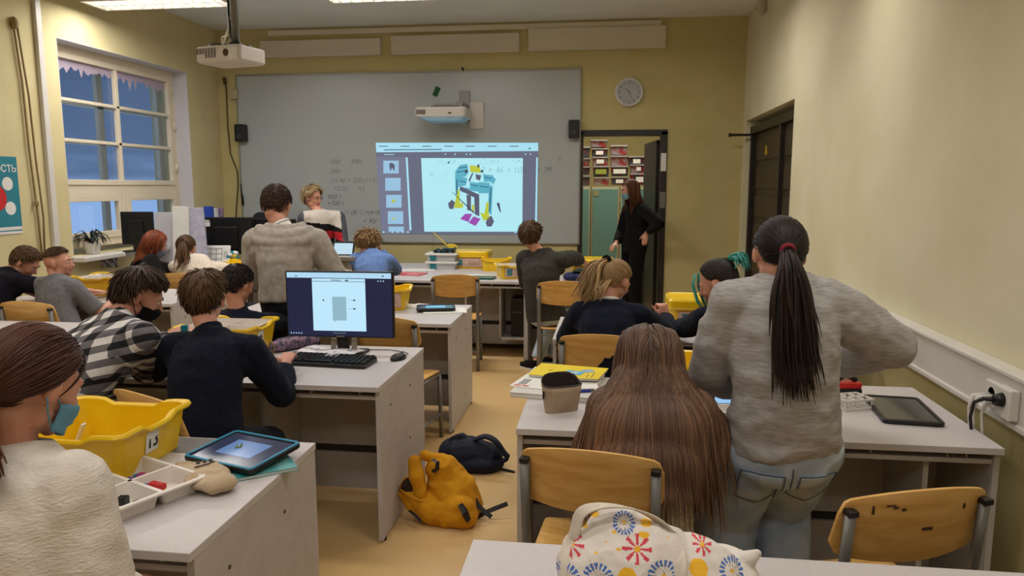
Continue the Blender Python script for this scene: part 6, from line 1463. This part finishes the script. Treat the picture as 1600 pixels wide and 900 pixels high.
t,_=soft('yellow_bag','crumpled bright yellow plastic bag on a black bin in the storage room','bag',[lambda m:m.ell((0,0,.16),(.13,.12,.17)),lambda m:m.ell((.03,0,.3),(.06,.06,.14))],M('bag_lime',(200,206,40),.4,var=.15,vs=14),.012,.03,8,(U(1012,400,Y=9.75).x,9.75,.74-.1),0)
q=U(1012,430,Y=9.7); bb_=thing('black_bin','black bin under the yellow bag in the storage room','bin',(q.x,9.75,0)); m=MB(); m.bb(-.12,.12,-.12,.12,0,.635); m.build('bin_body',blackp,bb_,bev=.01)
m=MB(); m.tube([(-.09,-.13,.62),(-.05,-.15,.58),(.05,-.15,.58),(.09,-.13,.60)],.012,6); m.build('bin_handle',whitep,bb_,smooth=True)
# ================================================================ WINDOW CORNER
wsl=XL+.02
q=U(145,372,X=XL-.02)
pt=thing('potted_plant','small dark spiky houseplant in white pot on the window sill','plant',(XL-.03,q.y,WZ0+.001))
m=MB(); m.tube([(0,0,0),(0,0,.10)],[.055,.075],18); m.build('plant_pot',whitep,pt)
for k in range(26):
    a=rnd.uniform(0,2*PI); l_=rnd.uniform(.10,.17); h_=rnd.uniform(.05,.13); m=MB(); m.tube([(0,0,.09),(math.cos(a)*l_*.5,math.sin(a)*l_*.5,.09+h_),(math.cos(a)*l_,math.sin(a)*l_,.09+h_*.7),(math.cos(a)*l_*1.25,math.sin(a)*l_*1.25,.09+h_*.0)],[.006,.014,.011,.002],6,flat=.25); m.build('leaf',M('leaf_dark',(34,46,40),.5,var=.2,vs=20),pt,smooth=True)
def simple_mon(name,label,x,y,z0,w,h,rz,sticker=False,b=.11):
    t=thing(name,label,'monitor',(x,y,z0),rz)
    m=MB(); m.bb(-w/2,w/2,-.015,.02,b,b+h); m.build('monitor_body',blackp,t,bev=.006)
    m=MB(); m.bb(-w*.22,w*.22,-.04,-.015,b+.05,b+h*.75); m.build('rear_housing',blackp,t,bev=.01)
    m=MB(); m.bb(-.04,.04,-.03,.0,.01,.2); m.prism(rr(.24,.18,.02),.012); m.build('stand',blackp,t,bev=.002)
    if sticker:
        m=MB(); m.bb(-w/2+.05,-w/2+.105,-.017,-.0152,.11+h-.10,.11+h-.05); m.bb(-w/2+.05,-w/2+.10,-.017,-.0152,.11+h-.045,.11+h-.03); m.build('inventory_label',paper,t)
    return t
a=U(190,330,Y=6.55);b2=U(240,378,Y=6.55)
simple_mon('desk_monitor','black monitor standing in front of the left window',(a.x+b2.x)/2,6.55,.981,(b2.x-a.x),a.z-1.05,6,b=.065)
0 and tag(m.build('monitor_riser',white_e,loc=(-4.33,6.78,.7305)),'low white riser box carrying the window monitor','riser')
a=U(312,347,Y=7.55);b2=U(392,405,Y=7.55)
simple_mon('teacher_monitor','wide black monitor back with white inventory label on teacher desk',a.x+.27,7.62,.751,.56,.40,6,sticker=True)
simple_mon('teacher_monitor','second black monitor back, right of the one with inventory label',a.x+.27+.50,7.72,.751,.50,.38,-4)
# diagram sheet taped low, cup of blue flowers
q=U(330,400,Y=7.2); m=sheet_mesh(.30,.24,lambda x,y:.004*math.sin(x*20)); o=m.build('diagram_sheet',paper,loc=(q.x-.0,7.30,.86),rot=(R(78),0,R(4)),smooth=True); tag(o,'white sheet with a drawn floor plan leaning behind ponytail girl','paper')
m=MB()
for k in range(4): m.bb(-.12+.06*k,-.117+.06*k,-.08,.09,.006,.0075)
for k in range(4): m.bb(-.12,.062,-.08+.055*k,-.077+.055*k,.006,.0075)
for k in range(3): m.bb(.085+.015*k,.088+.015*k,-.02,.06,.006,.0075)
m.build('plan_lines',inkm,o)
t=thing('flower_cup','cup of small blue and yellow paper flowers on the window-side desk','cup',(U(362,410,Y=7.15).x,7.18,ZT)); m=MB(); m.tube([(0,0,0),(0,0,.10)],[.035,.045],14); m.build('cup_body',clear,t)
for k in range(12):
    a_=rnd.uniform(0,2*PI); m=MB(); m.ell((math.cos(a_)*.055*rnd.random(),math.sin(a_)*.05,.13+.06*rnd.random()),(.022,.022,.018),nu=8,nv=6); m.build('paper_flower',[tqp,paper,ypl][k%3],t)
# papers and binders standing on the teacher desk/window board
for k,(x0,y0,x1,y1,lab,mt,dp_) in enumerate(((241,329,292,372,'large grey white sheet with yellow sticker behind window monitor',M('sheet_cool',(196,196,206),.8,var=.03,vs=6),.02),(268,320,294,352,'white folder standing tilted behind the red-haired girl',paper,.03),(292,322,322,378,'pale printed sheet standing in the folder row',M('sheet_lilac',(190,188,204),.8,c2=(170,168,190),vs=20),.03),(320,323,333,345,'blue ring binder in the folder row',M('binder_blue',(36,70,170),.5),.06),(334,326,339,344,'white binder right of the blue ring binder',paper,.06),(339,325,348,343,'leaflet with red and blue picture at the end of folder row',M('leaflet_mix',(160,120,130),.6,c2=(70,80,130),vs=14),.03))):
    Yk=(7.20,7.12,7.16,7.66,7.72,7.78)[k]; a=U(x0,y0,Y=Yk);b2=U(x1,y1,Y=Yk); m=MB(); m.box((0,0,0),(b2.x-a.x,dp_,a.z-.755),Matrix.Rotation(R([0,3,-2,0,1,2][k]),3,'Y'))
    tag(m.build('file_folder',mt,loc=((a.x+b2.x)/2,Yk,(a.z+.755)/2+.004-(.02 if k<3 else 0)),bev=.002),lab,'folder','files beside the window')
# black office chair behind
q=U(395,350,Y=8.05); t=thing('office_chair','black office chair back behind the teacher monitors','chair',(q.x+.02,8.40,0),0)
m=MB(); m.loft([[(a_,.0,b_) for a_,b_ in rr(.40,.50,.08,5,0,1.03)],[(a_,.05,b_) for a_,b_ in rr(.42,.52,.09,5,0,1.03)]]); m.build('backrest',M('office_black',(34,34,44),.7,var=.1,vs=20),t,bev=.01)
m=MB(); m.prism(rr(.44,.34,.08,5,0,-.16),.07,'z',.44); m.build('seat',MATS['office_black'],t,bev=.015); m=MB(); m.cyl((0,-.2,.06),(0,-.2,.44),.03,n=12); m.build('gas_lift',blackp,t); m=MB(); m.tube([(0,-.2,.46),(0,.03,.46),(0,.04,.9)],.02,8); m.build('back_bar',blackp,t)
for k in range(5): a_=2*PI*k/5; m=MB(); m.tube([(0,-.14,.09),(math.cos(a_)*.2,-.14+math.sin(a_)*.2,.05)],[.022,.014],8); m.ell((math.cos(a_)*.2,-.14+math.sin(a_)*.2,.028),(.02,.02,.028)); m.build('star_leg',blackp,t)
# socket plates under the sill
for px in (165,178):
    q=U(px,408,X=XL+.01); m=MB(); m.bb(0,.012,-.05,.05,-.06,.06); tag(m.build('wall_sticker',M('sticker_grey',(180,180,176),.6,c2=(70,70,80),vs=22,ramp=(.5,.56)),loc=(XL,q.y,q.z)),'small printed notice below the window sill, '+('left' if px==165 else 'right')+' of the two','notice')
# teal bottle near crate 6
t=thing('teal_bottle','small teal bottle behind the checked shirt, right of crate 6','bottle',(-3.62,5.42,ZT)); m=MB(); m.tube([(0,0,0),(0,0,.09),(0,0,.12)],[.032,.032,.02],14); m.build('bottle_body',tqp,t,smooth=False); m=MB(); m.cyl((0,0,.12),(0,0,.145),.018,n=12); m.build('bottle_cap',whitep,t)
